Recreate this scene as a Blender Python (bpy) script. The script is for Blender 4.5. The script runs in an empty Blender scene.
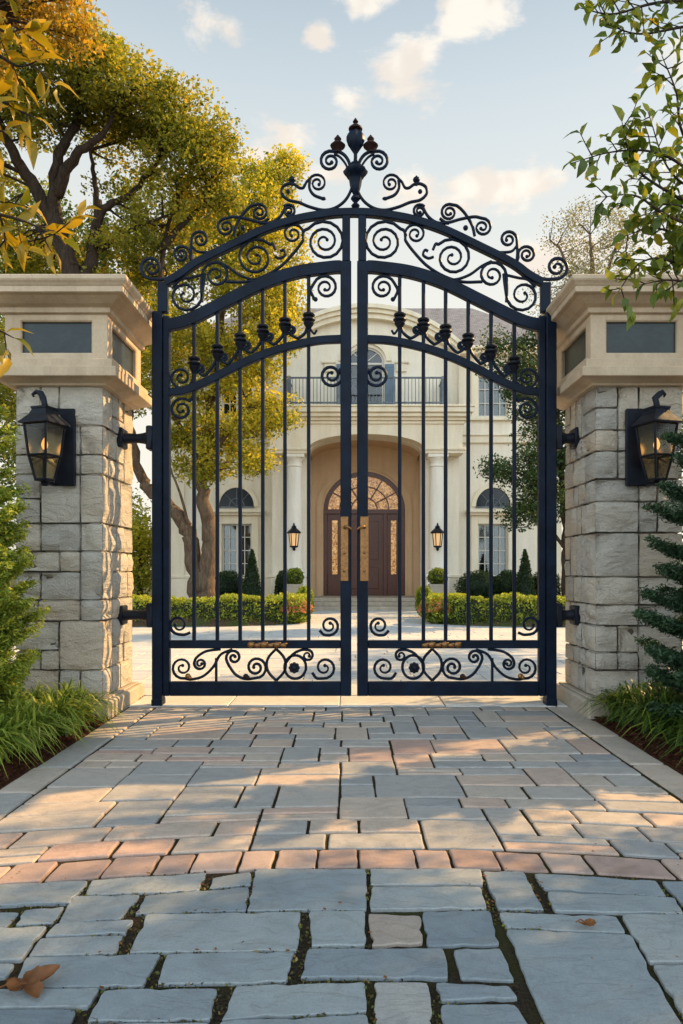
import bpy, math, random
import numpy as np
from mathutils import Vector, noise as mnoise

random.seed(11)
RNG = np.random.default_rng(7)
PI = math.pi
scene = bpy.context.scene
COL = scene.collection

# ------------------------------------------------------------------ measured geometry: camera at the origin of plan,
# 1.25 m high, looking along +Y; W(px, py, d) gives the place of a point seen in the photo at distance d
CAMH, FPX, VX, HY = 1.25, 700.0, 347.0, 570.0
def WX(px, d): return (px - VX) * d / FPX
def WZ(py, d): return CAMH + (HY - py) * d / FPX
def W(px, py, d): return Vector((WX(px, d), d, WZ(py, d)))

# ------------------------------------------------------------------ object helpers
ORG = {}
def tag(o, label=None, cat=None, group=None, kind=None):
    if label: o['label'] = label
    if cat: o['category'] = cat
    if group: o['group'] = group
    if kind: o['kind'] = kind
    return o

def empty(name, loc, label=None, cat=None, group=None):
    o = bpy.data.objects.new(name, None)
    COL.objects.link(o)
    o.location = loc
    ORG[o.name] = Vector(loc)
    o.empty_display_size = 0.2
    return tag(o, label, cat, group)

def link_mesh(me, name, mat, parent=None, origin=None):
    o = bpy.data.objects.new(name, me)
    COL.objects.link(o)
    if mat is not None: me.materials.append(mat)
    if parent is not None:
        o.parent = parent
        ORG[o.name] = ORG[parent.name]
    else:
        org = Vector(origin) if origin is not None else Vector((0, 0, 0))
        o.location = org
        ORG[o.name] = org
    return o

def np_obj(name, V, F, mat, parent=None, tint=None, smooth=False, origin=None):
    """V (n,3) world coordinates, F (m,k) equal sized faces"""
    V = np.asarray(V, dtype=np.float32); F = np.asarray(F, dtype=np.int32)
    org = ORG[parent.name] if parent is not None else (Vector(origin) if origin is not None else Vector((0, 0, 0)))
    V = V - np.array(org, dtype=np.float32)
    me = bpy.data.meshes.new(name)
    n, m, k = len(V), len(F), F.shape[1]
    me.vertices.add(n); me.vertices.foreach_set('co', V.ravel())
    me.loops.add(m * k); me.loops.foreach_set('vertex_index', F.ravel())
    me.polygons.add(m)
    me.polygons.foreach_set('loop_start', np.arange(0, m * k, k, dtype=np.int32))
    if smooth: me.polygons.foreach_set('use_smooth', np.ones(m, dtype=bool))
    me.update(calc_edges=True)
    if tint is not None:
        a = me.color_attributes.new('tint', 'FLOAT_COLOR', 'POINT')
        t = np.asarray(tint, dtype=np.float32)
        if t.ndim == 1: t = np.stack([t, t, t, np.ones_like(t)], 1)
        a.data.foreach_set('color', t.ravel())
    return link_mesh(me, name, mat, parent, origin)

class MB:
    def __init__(s): s.v = []; s.f = []; s.t = []
    def add(s, verts, faces, tint=0.5):
        b = len(s.v)
        s.v.extend([tuple(v) for v in verts]); s.t.extend([tint] * len(verts))
        s.f.extend([tuple(i + b for i in f) for f in faces])
    def box(s, x0, x1, y0, y1, z0, z1, c=0.0, tint=0.5):
        if x0 > x1: x0, x1 = x1, x0
        c = min(c, (x1 - x0) * .45, (y1 - y0) * .45, (z1 - z0) * .45)
        if c <= 0:
            v = [(x, y, z) for z in (z0, z1) for y in (y0, y1) for x in (x0, x1)]
            s.add(v, [(0, 2, 3, 1), (4, 5, 7, 6), (0, 1, 5, 4), (2, 6, 7, 3), (0, 4, 6, 2), (1, 3, 7, 5)], tint); return
        # chamfered box: 24 verts
        vs = []; idx = {}
        for ax in range(3):
            for sx in (0, 1):
                for sy in (0, 1):
                    for sz in (0, 1):
                        p = [(x0, x1)[sx], (y0, y1)[sy], (z0, z1)[sz]]
                        sg = [1 if q == 0 else -1 for q in (sx, sy, sz)]
                        for a in range(3):
                            if a != ax: p[a] += sg[a] * c
                        idx[(ax, sx, sy, sz)] = len(vs); vs.append(p)
        fs = []
        for q in (0, 1):
            for ax in range(3):
                o = [(0, 0), (1, 0), (1, 1), (0, 1)]
                face = []
                for a, b in o:
                    k = [0, 0, 0]; k[ax] = q; k[(ax + 1) % 3] = a; k[(ax + 2) % 3] = b
                    face.append(idx[(ax, *k)])
                fs.append(tuple(face if q else face[::-1]))
        for ax in range(3):           # edges along axis ax
            b1, b2 = (ax + 1) % 3, (ax + 2) % 3
            for a in (0, 1):
                for b in (0, 1):
                    k0 = [0, 0, 0]; k0[b1] = a; k0[b2] = b; k1 = list(k0); k1[ax] = 1
                    face = [idx[(b1, *k0)], idx[(b1, *k1)], idx[(b2, *k1)], idx[(b2, *k0)]]
                    fs.append(tuple(face if (a ^ b) else face[::-1]))
        for sx in (0, 1):
            for sy in (0, 1):
                for sz in (0, 1):
                    face = [idx[(a, sx, sy, sz)] for a in range(3)]
                    fs.append(tuple(face if (sx + sy + sz) % 2 else face[::-1]))
        s.add(vs, fs, tint)
    def prism_y(s, pts, y0, y1, tint=0.5):
        """pts: closed (x,z) polygon, extruded along y"""
        n = len(pts)
        v = [(p[0], y0, p[1]) for p in pts] + [(p[0], y1, p[1]) for p in pts]
        f = [tuple(range(n)), tuple(range(2 * n - 1, n - 1, -1))]
        f += [(i, i + n, (i + 1) % n + n, (i + 1) % n) for i in range(n)]
        s.add(v, f, tint)
    def strip_y(s, a, b, y0, y1, closed=False, tint=0.5):
        """solid band between two (x,z) polylines a and b of equal length, from y0 to y1"""
        n = len(a)
        v = []
        for i in range(n):
            v += [(a[i][0], y0, a[i][1]), (b[i][0], y0, b[i][1]), (b[i][0], y1, b[i][1]), (a[i][0], y1, a[i][1])]
        f = []
        m = n if closed else n - 1
        for i in range(m):
            p, q = 4 * i, 4 * ((i + 1) % n)
            for k in range(4):
                f.append((p + k, q + k, q + (k + 1) % 4, p + (k + 1) % 4))
        if not closed:
            f.append((0, 1, 2, 3)); e = 4 * (n - 1); f.append((e + 3, e + 2, e + 1, e))
        s.add(v, f, tint)
    def sweep_flat(s, pts, hw, yc, hy, ch=0.3, tint=0.5, caps=True):
        """pts (x,z) path in a vertical plane; chamfered rectangular section hw (half width in plane) by hy (half depth)"""
        n = len(pts)
        if not hasattr(hw, '__len__'): hw = [hw] * n
        v = []; f = []
        for i in range(n):
            a = pts[max(i - 1, 0)]; b = pts[min(i + 1, n - 1)]
            tx, tz = b[0] - a[0], b[1] - a[1]
            l = math.hypot(tx, tz) or 1e-6
            nx, nz = -tz / l, tx / l
            w = hw[i]; c = ch * min(w, hy)
            for (u, d) in ((-w, -hy + c), (-w + c, -hy), (w - c, -hy), (w, -hy + c), (w, hy - c), (w - c, hy), (-w + c, hy), (-w, hy - c)):
                v.append((pts[i][0] + nx * u, yc + d, pts[i][1] + nz * u))
        for i in range(n - 1):
            for k in range(8):
                f.append((8 * i + k, 8 * i + (k + 1) % 8, 8 * i + 8 + (k + 1) % 8, 8 * i + 8 + k))
        if caps:
            f.append(tuple(range(7, -1, -1))); f.append(tuple(8 * (n - 1) + k for k in range(8)))
        s.add(v, f, tint)
    def tube(s, pts, rad, seg=8, tint=0.5, cap=True):
        n = len(pts)
        if not hasattr(rad, '__len__'): rad = [rad] * n
        pts = [Vector(p) for p in pts]
        up = Vector((0.13, 0.21, 0.97)); v = []; f = []
        t0 = (pts[1] - pts[0]).normalized()
        nrm = t0.cross(up)
        if nrm.length < 1e-3: nrm = t0.cross(Vector((1, 0, 0)))
        nrm.normalize()
        for i in range(n):
            t = (pts[min(i + 1, n - 1)] - pts[max(i - 1, 0)])
            t = t.normalized() if t.length > 1e-9 else t0
            nrm = (nrm - t * nrm.dot(t)); nrm.normalize()
            bn = t.cross(nrm)
            for k in range(seg):
                a = 2 * PI * k / seg
                v.append(pts[i] + (nrm * math.cos(a) + bn * math.sin(a)) * rad[i])
        for i in range(n - 1):
            for k in range(seg):
                f.append((seg * i + k, seg * i + (k + 1) % seg, seg * i + seg + (k + 1) % seg, seg * i + seg + k))
        if cap:
            f.append(tuple(range(seg - 1, -1, -1))); f.append(tuple(seg * (n - 1) + k for k in range(seg)))
        s.add(v, f, tint)
    def lathe(s, cx, cy, prof, seg=16, tint=0.5, flute=0, famp=0.0, rot=0.0):
        """prof: list of (r, z) from bottom to top"""
        v = []; f = []
        n = len(prof)
        for r, z in prof:
            for k in range(seg):
                a = 2 * PI * k / seg + rot
                rr = r * (1 + famp * math.cos(flute * a)) if flute else r
                v.append((cx + rr * math.cos(a), cy + rr * math.sin(a), z))
        for i in range(n - 1):
            for k in range(seg):
                f.append((seg * i + k, seg * i + (k + 1) % seg, seg * i + seg + (k + 1) % seg, seg * i + seg + k))
        f.append(tuple(range(seg - 1, -1, -1))); f.append(tuple(seg * (n - 1) + k for k in range(seg)))
        s.add(v, f, tint)
    def ball(s, c, r, seg=10, sq=(1, 1, 1), tint=0.5):
        prof = []
        m = seg // 2 + 1
        v = []; f = []
        for i in range(m + 1):
            th = PI * i / m
            for k in range(seg):
                a = 2 * PI * k / seg
                v.append((c[0] + r * sq[0] * math.sin(th) * math.cos(a), c[1] + r * sq[1] * math.sin(th) * math.sin(a), c[2] - r * sq[2] * math.cos(th)))
        for i in range(m):
            for k in range(seg):
                f.append((seg * i + k, seg * i + (k + 1) % seg, seg * i + seg + (k + 1) % seg, seg * i + seg + k))
        s.add(v, f, tint)
    def build(s, name, mat, parent=None, smooth=False, origin=None, angle=None):
        org = ORG[parent.name] if parent is not None else (Vector(origin) if origin is not None else Vector((0, 0, 0)))
        me = bpy.data.meshes.new(name)
        me.from_pydata([(a - org[0], b - org[1], c - org[2]) for a, b, c in s.v], [], s.f)
        a = me.color_attributes.new('tint', 'FLOAT_COLOR', 'POINT')
        t = np.array(s.t, dtype=np.float32)
        a.data.foreach_set('color', np.stack([t, t, t, np.ones_like(t)], 1).ravel())
        if smooth:
            me.polygons.foreach_set('use_smooth', np.ones(len(me.polygons), dtype=bool))
            if angle: 
                try: me.set_sharp_from_angle(angle=angle)
                except Exception: pass
        me.update()
        return link_mesh(me, name, mat, parent, origin)

def catmull(P, n=8):
    P = [np.array(p, float) for p in P]
    if len(P) < 3:
        return [tuple(P[0] + (P[-1] - P[0]) * i / n) for i in range(n + 1)]
    Q = [2 * P[0] - P[1]] + P + [2 * P[-1] - P[-2]]
    out = []
    for i in range(1, len(Q) - 2):
        a, b, c, d = Q[i - 1], Q[i], Q[i + 1], Q[i + 2]
        for k in range(n):
            t = k / n
            out.append(tuple(.5 * ((2 * b) + (c - a) * t + (2 * a - 5 * b + 4 * c - d) * t * t + (3 * b - a - 3 * c + d) * t ** 3)))
    out.append(tuple(P[-1]))
    return out

# ------------------------------------------------------------------ materials
class NT:
    def __init__(s, name):
        s.m = bpy.data.materials.new(name); s.m.use_nodes = True
        s.t = s.m.node_tree; s.t.nodes.clear()
        s.out = s.n('ShaderNodeOutputMaterial')
    def n(s, typ, **kw):
        x = s.t.nodes.new(typ)
        for k, v in kw.items():
            if k.startswith('i_'): 
                key = k[2:]
                x.inputs[int(key) if key.isdigit() else key].default_value = v
            else: setattr(x, k, v)
        return x
    def l(s, a, b): s.t.links.new(a, b)
    def coord(s): 
        return s.n('ShaderNodeTexCoord').outputs['Object']
    def geo(s): return s.n('ShaderNodeNewGeometry').outputs['Position']
    def noise(s, vec, scale, detail=4, rough=.55, dist=0.0):
        x = s.n('ShaderNodeTexNoise'); x.inputs['Scale'].default_value = scale; x.inputs['Detail'].default_value = detail
        x.inputs['Roughness'].default_value = rough; x.inputs['Distortion'].default_value = dist
        s.l(vec, x.inputs['Vector']); return x.outputs['Fac']
    def mapping(s, vec, scale=(1, 1, 1), rot=(0, 0, 0)):
        x = s.n('ShaderNodeMapping'); x.inputs['Scale'].default_value = scale; x.inputs['Rotation'].default_value = rot
        s.l(vec, x.inputs['Vector']); return x.outputs['Vector']
    def ramp(s, fac, stops, interp='LINEAR'):
        x = s.n('ShaderNodeValToRGB'); r = x.color_ramp; r.interpolation = interp
        while len(r.elements) < len(stops): r.elements.new(.5)
        for e, (p, c) in zip(r.elements, stops):
            e.position = p; e.color = (*c, 1) if len(c) == 3 else c
        s.l(fac, x.inputs['Fac']); return x.outputs['Color']
    def mix(s, fac, a, b, mode='MIX'):
        x = s.n('ShaderNodeMix', data_type='RGBA', blend_type=mode)
        for sock, val in ((x.inputs[0], fac), (x.inputs[6], a), (x.inputs[7], b)):
            if hasattr(val, 'is_linked') or isinstance(val, bpy.types.NodeSocket): s.l(val, sock)
            elif isinstance(val, (int, float)): sock.default_value = val
            else: sock.default_value = (*val, 1)
        return x.outputs[2]
    def math(s, op, a, b=None):
        x = s.n('ShaderNodeMath', operation=op)
        for i, val in enumerate((a, b)):
            if val is None: continue
            if isinstance(val, bpy.types.NodeSocket): s.l(val, x.inputs[i])
            else: x.inputs[i].default_value = val
        return x.outputs[0]
    def tint(s):
        x = s.n('ShaderNodeVertexColor', layer_name='tint'); return x.outputs['Color']
    def bump(s, h, strength=.3, dist=.01, normal=None):
        x = s.n('ShaderNodeBump'); x.inputs['Strength'].default_value = strength; x.inputs['Distance'].default_value = dist
        s.l(h, x.inputs['Height'])
        if normal is not None: s.l(normal, x.inputs['Normal'])
        return x.outputs['Normal']
    def principled(s, color, rough=.6, metal=0.0, normal=None, spec=.5, **kw):
        p = s.n('ShaderNodeBsdfPrincipled')
        for key, val in (('Base Color', color), ('Roughness', rough), ('Metallic', metal), ('Specular IOR Level', spec)):
            if isinstance(val, bpy.types.NodeSocket): s.l(val, p.inputs[key])
            elif isinstance(val, (int, float)): p.inputs[key].default_value = val
            else: p.inputs[key].default_value = (*val, 1)
        if normal is not None: s.l(normal, p.inputs['Normal'])
        for k, v in kw.items():
            p.inputs[k.replace('_', ' ')].default_value = v
        return p
    def done(s, shader):
        s.l(shader, s.out.inputs['Surface']); return s.m

def m_iron(name, c=(.0015, .006, .016), rough=.34, metal=0.0):
    t = NT(name); v = t.geo()
    n1 = t.noise(v, 60, 5); n2 = t.noise(v, 6, 3)
    col = t.mix(t.ramp(n2, [(.35, (0, 0, 0)), (.7, (1, 1, 1))]), c, tuple(x * 1.8 + .001 for x in c))
    sp = t.n('ShaderNodeSeparateXYZ'); g = t.n('ShaderNodeNewGeometry'); t.l(g.outputs['Normal'], sp.inputs[0])
    n3 = t.noise(v, 18, 6, .7)
    up = t.math('MULTIPLY', t.ramp(sp.outputs['Z'], [(.35, (0, 0, 0)), (.9, (1, 1, 1))]), .16)
    du = t.math('MULTIPLY', t.math('ADD', up, .025), t.ramp(n3, [(.35, (0, 0, 0)), (.7, (1, 1, 1))]))
    col = t.mix(du, col, (.11, .09, .07))
    r = t.math('MULTIPLY_ADD', n3, .5); r.node.inputs[2].default_value = rough - .17
    p = t.principled(col, r, metal, t.bump(n1, .2, .004), .13)
    return t.done(p.outputs[0])

def m_stone_blocks():
    t = NT('pillar_stone'); v = t.geo()
    big = t.noise(v, 5, 6, .6); fine = t.noise(v, 70, 6, .65)
    strat = t.noise(t.mapping(v, (4, 4, 9), (.5, .7, 0)), 1.6, 6, .62, .8)
    base = t.ramp(t.tint(), [(0, (.4, .375, .335)), (.35, (.5, .46, .4)), (.7, (.6, .54, .45)), (1, (.56, .46, .35))])
    c = t.mix(t.ramp(big, [(.3, (0, 0, 0)), (.72, (1, 1, 1))]), base, (.6, .54, .46), 'MIX')
    c = t.mix(.35, base, c)
    c = t.mix(t.ramp(strat, [(.3, (.35, .35, .35)), (.5, (0, 0, 0))]), c, (.3, .27, .235))
    m2 = t.mix(t.ramp(fine, [(.3, (.72, .72, .72)), (.7, (1.12, 1.12, 1.12))]), c, c)
    c = t.mix(1.0, c, t.ramp(fine, [(.3, (.84, .84, .84)), (.7, (1.04, 1.04, 1.04))]), 'MULTIPLY')
    h = t.math('ADD', t.math('MULTIPLY', strat, 1.6), t.math('MULTIPLY', fine, .5))
    p = t.principled(c, .88, 0, t.bump(h, 1.0, .03), .25)
    return t.done(p.outputs[0])

def m_limestone(name, c1, c2, rough=.75, bump=.25, dirt=.9):
    t = NT(name); v = t.geo()
    a = t.noise(v, 2.2, 6, .6); b = t.noise(v, 45, 5, .6)
    streak = t.noise(t.mapping(v, (5, 5, .6)), 1.0, 5, .6)
    c = t.mix(t.ramp(a, [(.3, (0, 0, 0)), (.7, (1, 1, 1))]), c1, c2)
    c = t.mix(1.0, c, t.ramp(streak, [(.32, (dirt, dirt * .985, dirt * .96)), (.6, (1, 1, 1))]), 'MULTIPLY')
    c = t.mix(1.0, c, t.ramp(b, [(.3, (.88, .88, .88)), (.65, (1, 1, 1))]), 'MULTIPLY')
    p = t.principled(c, rough, 0, t.bump(b, bump, .008), .3)
    return t.done(p.outputs[0])

def m_paver(name, stops, rough=.72, cleft=.5, dark=.85, spec=.35, sc=1.0):
    t = NT(name); v = t.geo()
    off = t.n('ShaderNodeVectorMath', operation='ADD')
    sc_ = t.n('ShaderNodeVectorMath', operation='SCALE'); sc_.inputs['Scale'].default_value = 37.0
    t.l(t.tint(), sc_.inputs[0]); t.l(v, off.inputs[0]); t.l(sc_.outputs[0], off.inputs[1])
    w = off.outputs[0]
    big = t.noise(w, 3.2 * sc, 5, .6, .5); fine = t.noise(v, 120 * sc, 5, .7); mid = t.noise(w, 16 * sc, 6, .65, .3)
    vein = t.noise(t.mapping(w, (2.6, 5.5, 1), (0, 0, .5)), 1.3 * sc, 7, .6, 1.3)
    base = t.ramp(t.tint(), stops)
    c = t.mix(1.0, base, t.ramp(big, [(.3, (dark, dark, dark)), (.5, (.97, .97, .97)), (.72, (1.05, 1.02, .97))]), 'MULTIPLY')
    c = t.mix(1.0, c, t.ramp(mid, [(.28, (.88, .88, .88)), (.6, (1, 1, 1))]), 'MULTIPLY')
    c = t.mix(1.0, c, t.ramp(fine, [(.32, (.84, .84, .84)), (.62, (1.03, 1.03, 1.03))]), 'MULTIPLY')
    ln = t.ramp(vein, [(.46, (1, 1, 1)), (.495, (.62, .6, .58)), (.53, (1, 1, 1))])
    c = t.mix(cleft, c, ln, 'MULTIPLY')
    step = t.ramp(vein, [(.3, (0, 0, 0)), (.48, (.35, .35, .35)), (.5, (.7, .7, .7)), (.7, (1, 1, 1))])
    h = t.math('ADD', t.math('MULTIPLY', step, cleft), t.math('MULTIPLY', mid, .35))
    h = t.math('ADD', h, t.math('MULTIPLY', fine, .1))
    r = t.ramp(mid, [(.3, (rough - .12,) * 3), (.7, (rough + .08,) * 3)])
    p = t.principled(c, r, 0, t.bump(h, .6, .012), spec)
    return t.done(p.outputs[0])

def m_leaf(name, stops, trans=.55, rough=.5, warm=(1.1, 1.1, .45)):
    t = NT(name)
    c = t.ramp(t.tint(), stops)
    p = t.principled(c, rough, 0, None, .35)
    tr = t.n('ShaderNodeBsdfTranslucent')
    t.l(t.mix(1.0, c, warm, 'MULTIPLY'), tr.inputs['Color'])
    mx = t.n('ShaderNodeMixShader'); mx.inputs[0].default_value = trans
    t.l(p.outputs[0], mx.inputs[1]); t.l(tr.outputs[0], mx.inputs[2])
    return t.done(mx.outputs[0])

def m_bark(name, c1=(.07, .048, .033), c2=(.17, .12, .08)):
    t = NT(name); v = t.geo()
    a = t.noise(t.mapping(v, (1, 1, .22)), 22, 6, .65, .6)
    c = t.mix(t.ramp(a, [(.35, (0, 0, 0)), (.65, (1, 1, 1))]), c1, c2)
    p = t.principled(c, .9, 0, t.bump(a, .9, .03), .2)
    return t.done(p.outputs[0])

def m_soil(name, c1, c2, moss=None, scale=40):
    t = NT(name); v = t.geo()
    a = t.noise(v, scale, 6, .7); b = t.noise(v, 2.3, 4, .6)
    c = t.mix(t.ramp(a, [(.35, (0, 0, 0)), (.65, (1, 1, 1))]), c1, c2)
    if moss: c = t.mix(t.ramp(b, [(.47, (0, 0, 0)), (.6, (1, 1, 1))]), c, moss)
    p = t.principled(c, .95, 0, t.bump(a, 1, .03), .15)
    return t.done(p.outputs[0])

def m_plain(name, c, rough=.5, metal=0.0, spec=.5, bump=0.0, bs=60, vary=.15):
    t = NT(name); v = t.geo(); a = t.noise(v, bs, 5, .6)
    k = 1 - vary
    col = t.mix(1.0, t.mix(0.0, c, c), t.ramp(a, [(.3, (k, k, k)), (.7, (1, 1, 1))]), 'MULTIPLY')
    p = t.principled(col, rough, metal, t.bump(a, bump, .005) if bump else None, spec)
    return t.done(p.outputs[0])

def m_emit(name, c, strength, base=(.8, .6, .3)):
    t = NT(name)
    p = t.principled(base, .4)
    p.inputs['Emission Color'].default_value = (*c, 1); p.inputs['Emission Strength'].default_value = strength
    return t.done(p.outputs[0])

def m_glass(name, tintc=(.5, .55, .55), alpha=.5, rough=.05):
    t = NT(name)
    g = t.n('ShaderNodeBsdfGlossy'); g.inputs['Roughness'].default_value = rough; g.inputs['Color'].default_value = (.8, .85, .88, 1)
    tr = t.n('ShaderNodeBsdfTransparent'); tr.inputs['Color'].default_value = (*tintc, 1)
    fr = t.n('ShaderNodeFresnel'); fr.inputs['IOR'].default_value = 1.5
    f = t.math('MULTIPLY_ADD', fr.outputs[0], .8); f.node.inputs[2].default_value = alpha
    mx = t.n('ShaderNodeMixShader'); t.l(f, mx.inputs[0]); t.l(tr.outputs[0], mx.inputs[1]); t.l(g.outputs[0], mx.inputs[2])
    return t.done(mx.outputs[0])

def m_amber():
    t = NT('amber_leaded_glass'); v = t.geo()
    a = t.noise(v, 9, 5, .65, 1.5); vo = t.n('ShaderNodeTexVoronoi'); vo.inputs['Scale'].default_value = 7; t.l(v, vo.inputs['Vector'])
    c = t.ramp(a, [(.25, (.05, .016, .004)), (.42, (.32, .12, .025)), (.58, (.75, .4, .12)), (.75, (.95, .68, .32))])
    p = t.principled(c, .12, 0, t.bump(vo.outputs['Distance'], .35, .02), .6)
    t.l(c, p.inputs['Emission Color']); p.inputs['Emission Strength'].default_value = .38  # weak emission put into the glass for the warm light within
    return t.done(p.outputs[0])

def m_slate():
    t = NT('roof_slate'); v = t.coord()
    b = t.n('ShaderNodeTexBrick'); b.inputs['Scale'].default_value = 3.2; b.inputs['Color1'].default_value = (.2, .2, .22, 1)
    b.inputs['Color2'].default_value = (.29, .28, .29, 1); b.inputs['Mortar'].default_value = (.08, .08, .09, 1); b.inputs['Mortar Size'].default_value = .018
    t.l(t.mapping(v, (1, 1.3, 1)), b.inputs['Vector'])
    a = t.noise(v, 6, 5)
    c = t.mix(1.0, b.outputs['Color'], t.ramp(a, [(.3, (.7, .7, .7)), (.7, (1.1, 1.1, 1.1))]), 'MULTIPLY')
    p = t.principled(c, .7, 0, t.bump(b.outputs['Fac'], -.4, .02))
    return t.done(p.outputs[0])

def m_darkpanel():
    t = NT('dark_slate_panel'); v = t.geo()
    a = t.noise(v, 3.0, 6, .6, 1.2); b = t.noise(t.mapping(v, (6, 6, 14), (0, .6, 0)), 1.2, 6, .6, 1.6)
    c = t.mix(t.ramp(a, [(.35, (0, 0, 0)), (.7, (1, 1, 1))]), (.012, .022, .027), (.03, .047, .053))
    c = t.mix(t.ramp(b, [(.45, (0, 0, 0)), (.5, (.55, .55, .55)), (.55, (0, 0, 0))]), c, (.012, .018, .02))
    p = t.principled(c, .3, 0, t.bump(b, .1, .01), .35)
    return t.done(p.outputs[0])

M = {}
M['iron'] = m_iron('navy_wrought_iron')
M['iron_dark'] = m_iron('black_lantern_iron', (.01, .012, .018), .34, .3)
M['rust'] = m_iron('rusty_iron', (.018, .008, .007), .5, .0)
M['brass'] = m_plain('aged_brass', (.36, .18, .065), .42, .7, .5, .25, 40, .5)
M['stone'] = m_stone_blocks()
M['mortar'] = m_plain('dark_mortar', (.13, .115, .095), .95, 0, .1, .6, 50, .3)
M['cap'] = m_limestone('cast_limestone', (.52, .4, .275), (.62, .485, .345), .75, .35, .8)
M['plinth'] = m_limestone('plinth_limestone', (.4, .34, .27), (.52, .45, .36), .8, .4, .8)
M['panel'] = m_darkpanel()
M['paver'] = m_paver('drive_pavers', [(0, (.3, .305, .31)), (.25, (.395, .375, .355)), (.42, (.48, .415, .355)), (.6, (.53, .43, .35)), (.78, (.52, .385, .315)), (1, (.49, .33, .275))], .74, .3)
M['flag'] = m_paver('bluestone_flags', [(0, (.17, .21, .24)), (.3, (.24, .28, .31)), (.55, (.31, .345, .36)), (.78, (.38, .385, .375)), (.9, (.39, .335, .29)), (1, (.39, .3, .25))], .62, .26, .8, .5)
M['brick'] = m_paver('clay_brick', [(0, (.33, .235, .205)), (.5, (.42, .3, .255)), (1, (.49, .375, .32))], .8, .05, .7, .3, 1.5)
M['court'] = m_paver('court_slabs', [(0, (.55, .57, .59)), (.5, (.62, .63, .63)), (1, (.68, .66, .62))], .7, .15, .85)
M['joint'] = m_soil('joint_soil', (.02, .015, .01), (.09, .065, .04), (.06, .058, .016), 90)
M['earth'] = m_soil('earth', (.03, .03, .012), (.07, .075, .025), (.04, .06, .015), 12)
M['mulch'] = m_soil('bark_mulch', (.035, .012, .007), (.15, .055, .03), None, 60)
M['bedsoil'] = m_soil('bed_soil', (.04, .025, .015), (.12, .08, .05), (.05, .07, .02), 25)
M['stucco'] = m_limestone('cream_stucco', (.82, .73, .585), (.86, .78, .645), .85, .12)
M['trim'] = m_limestone('cream_trim', (.82, .71, .53), (.86, .76, .59), .8, .1)
M['column'] = m_limestone('pale_column', (.86, .8, .69), (.9, .85, .76), .8, .08)
M['porch'] = m_limestone('porch_plaster', (.62, .43, .26), (.68, .48, .3), .85, .1)
M['wood'] = m_plain('dark_mahogany', (.11, .026, .013), .35, 0, .5, .2, 18, .5)
M['slate'] = m_slate()
M['shutter'] = m_plain('blue_grey_shutter', (.12, .19, .26), .5, 0, .4)
M['white'] = m_plain('window_paint', (.6, .56, .49), .5, 0, .4, 0, 20, .06)
M['grey_metal'] = m_iron('grey_rail_iron', (.1, .115, .13), .45, .2)
M['win'] = m_glass('window_glass', (.6, .64, .64), .06)
M['fan_glass'] = m_plain('fan_glass', (.014, .022, .036), .18, 0, .4, .05, 6, .5)
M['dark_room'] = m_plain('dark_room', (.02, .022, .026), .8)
M['curtain'] = m_plain('white_curtain', (.42, .4, .35), .9, 0, .1, .3, 8, .4)
M['lglass'] = m_glass('lantern_glass', (.5, .43, .3), .012, .25)
M['amber'] = m_amber()
M['bulb'] = m_emit('lit_bulb', (1, .5, .15), 2.6)
M['lampglow'] = m_emit('lit_lantern_pane', (1, .55, .2), .55, (.55, .4, .25))
M['bark'] = m_bark('bark_brown')
M['bark_dark'] = m_bark('bark_dark', (.022, .015, .011), (.06, .042, .03))
M['pot'] = m_plain('grey_planter', (.42, .38, .31), .8, 0, .3, .2, 30, .2)
G = lambda *s: [(p, c) for p, c in s]
M['lf_gold'] = m_leaf('leaf_golden_green', G((0, (.075, .095, .018)), (.35, (.25, .27, .03)), (.65, (.5, .44, .05)), (1, (.72, .56, .07))))
M['lf_big'] = m_leaf('leaf_olive', G((0, (.06, .08, .018)), (.4, (.21, .22, .035)), (.75, (.46, .4, .05)), (.95, (.62, .46, .06)), (1, (.62, .34, .05))))
M['lf_rear'] = m_leaf('leaf_rear_green', G((0, (.025, .045, .016)), (.4, (.08, .12, .035)), (.75, (.19, .22, .05)), (1, (.36, .33, .07))))  # darker green leaves of the rear tree
M['lf_orange'] = m_leaf('leaf_autumn', G((0, (.14, .12, .02)), (.4, (.42, .28, .035)), (.75, (.58, .33, .05)), (1, (.62, .45, .08))))
M['lf_dark'] = m_leaf('leaf_dark_green', G((0, (.012, .026, .01)), (.5, (.035, .068, .02)), (.85, (.08, .13, .03)), (1, (.17, .18, .04))), .25)
M['lf_hedge'] = m_leaf('leaf_boxwood', G((0, (.05, .08, .014)), (.45, (.24, .3, .035)), (.8, (.5, .52, .055)), (1, (.66, .58, .08))), .35)
M['lf_near'] = m_leaf('leaf_near_green', G((0, (.05, .085, .014)), (.5, (.13, .18, .024)), (.8, (.3, .29, .03)), (1, (.6, .42, .035))), .4, .35)
M['lf_yellow'] = m_leaf('leaf_near_yellow', G((0, (.12, .13, .015)), (.4, (.38, .25, .015)), (.8, (.5, .3, .02)), (1, (.5, .2, .02))), .45, .4)
M['lf_pale'] = m_leaf('leaf_pale', G((0, (.12, .12, .06)), (.5, (.24, .22, .11)), (1, (.36, .31, .16))), .3)
M['lf_conif'] = m_leaf('needle_bright', G((0, (.012, .032, .01)), (.45, (.07, .13, .02)), (.8, (.27, .34, .04)), (1, (.5, .5, .07))), .3)
M['lf_spruce'] = m_leaf('needle_dark', G((0, (.006, .018, .009)), (.5, (.02, .052, .025)), (.9, (.045, .095, .042)), (1, (.09, .15, .055))), .2)
M['lf_grass'] = m_leaf('blade_green', G((0, (.03, .065, .012)), (.5, (.16, .24, .03)), (.85, (.38, .42, .07)), (1, (.55, .53, .15))), .35, .4)
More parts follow.
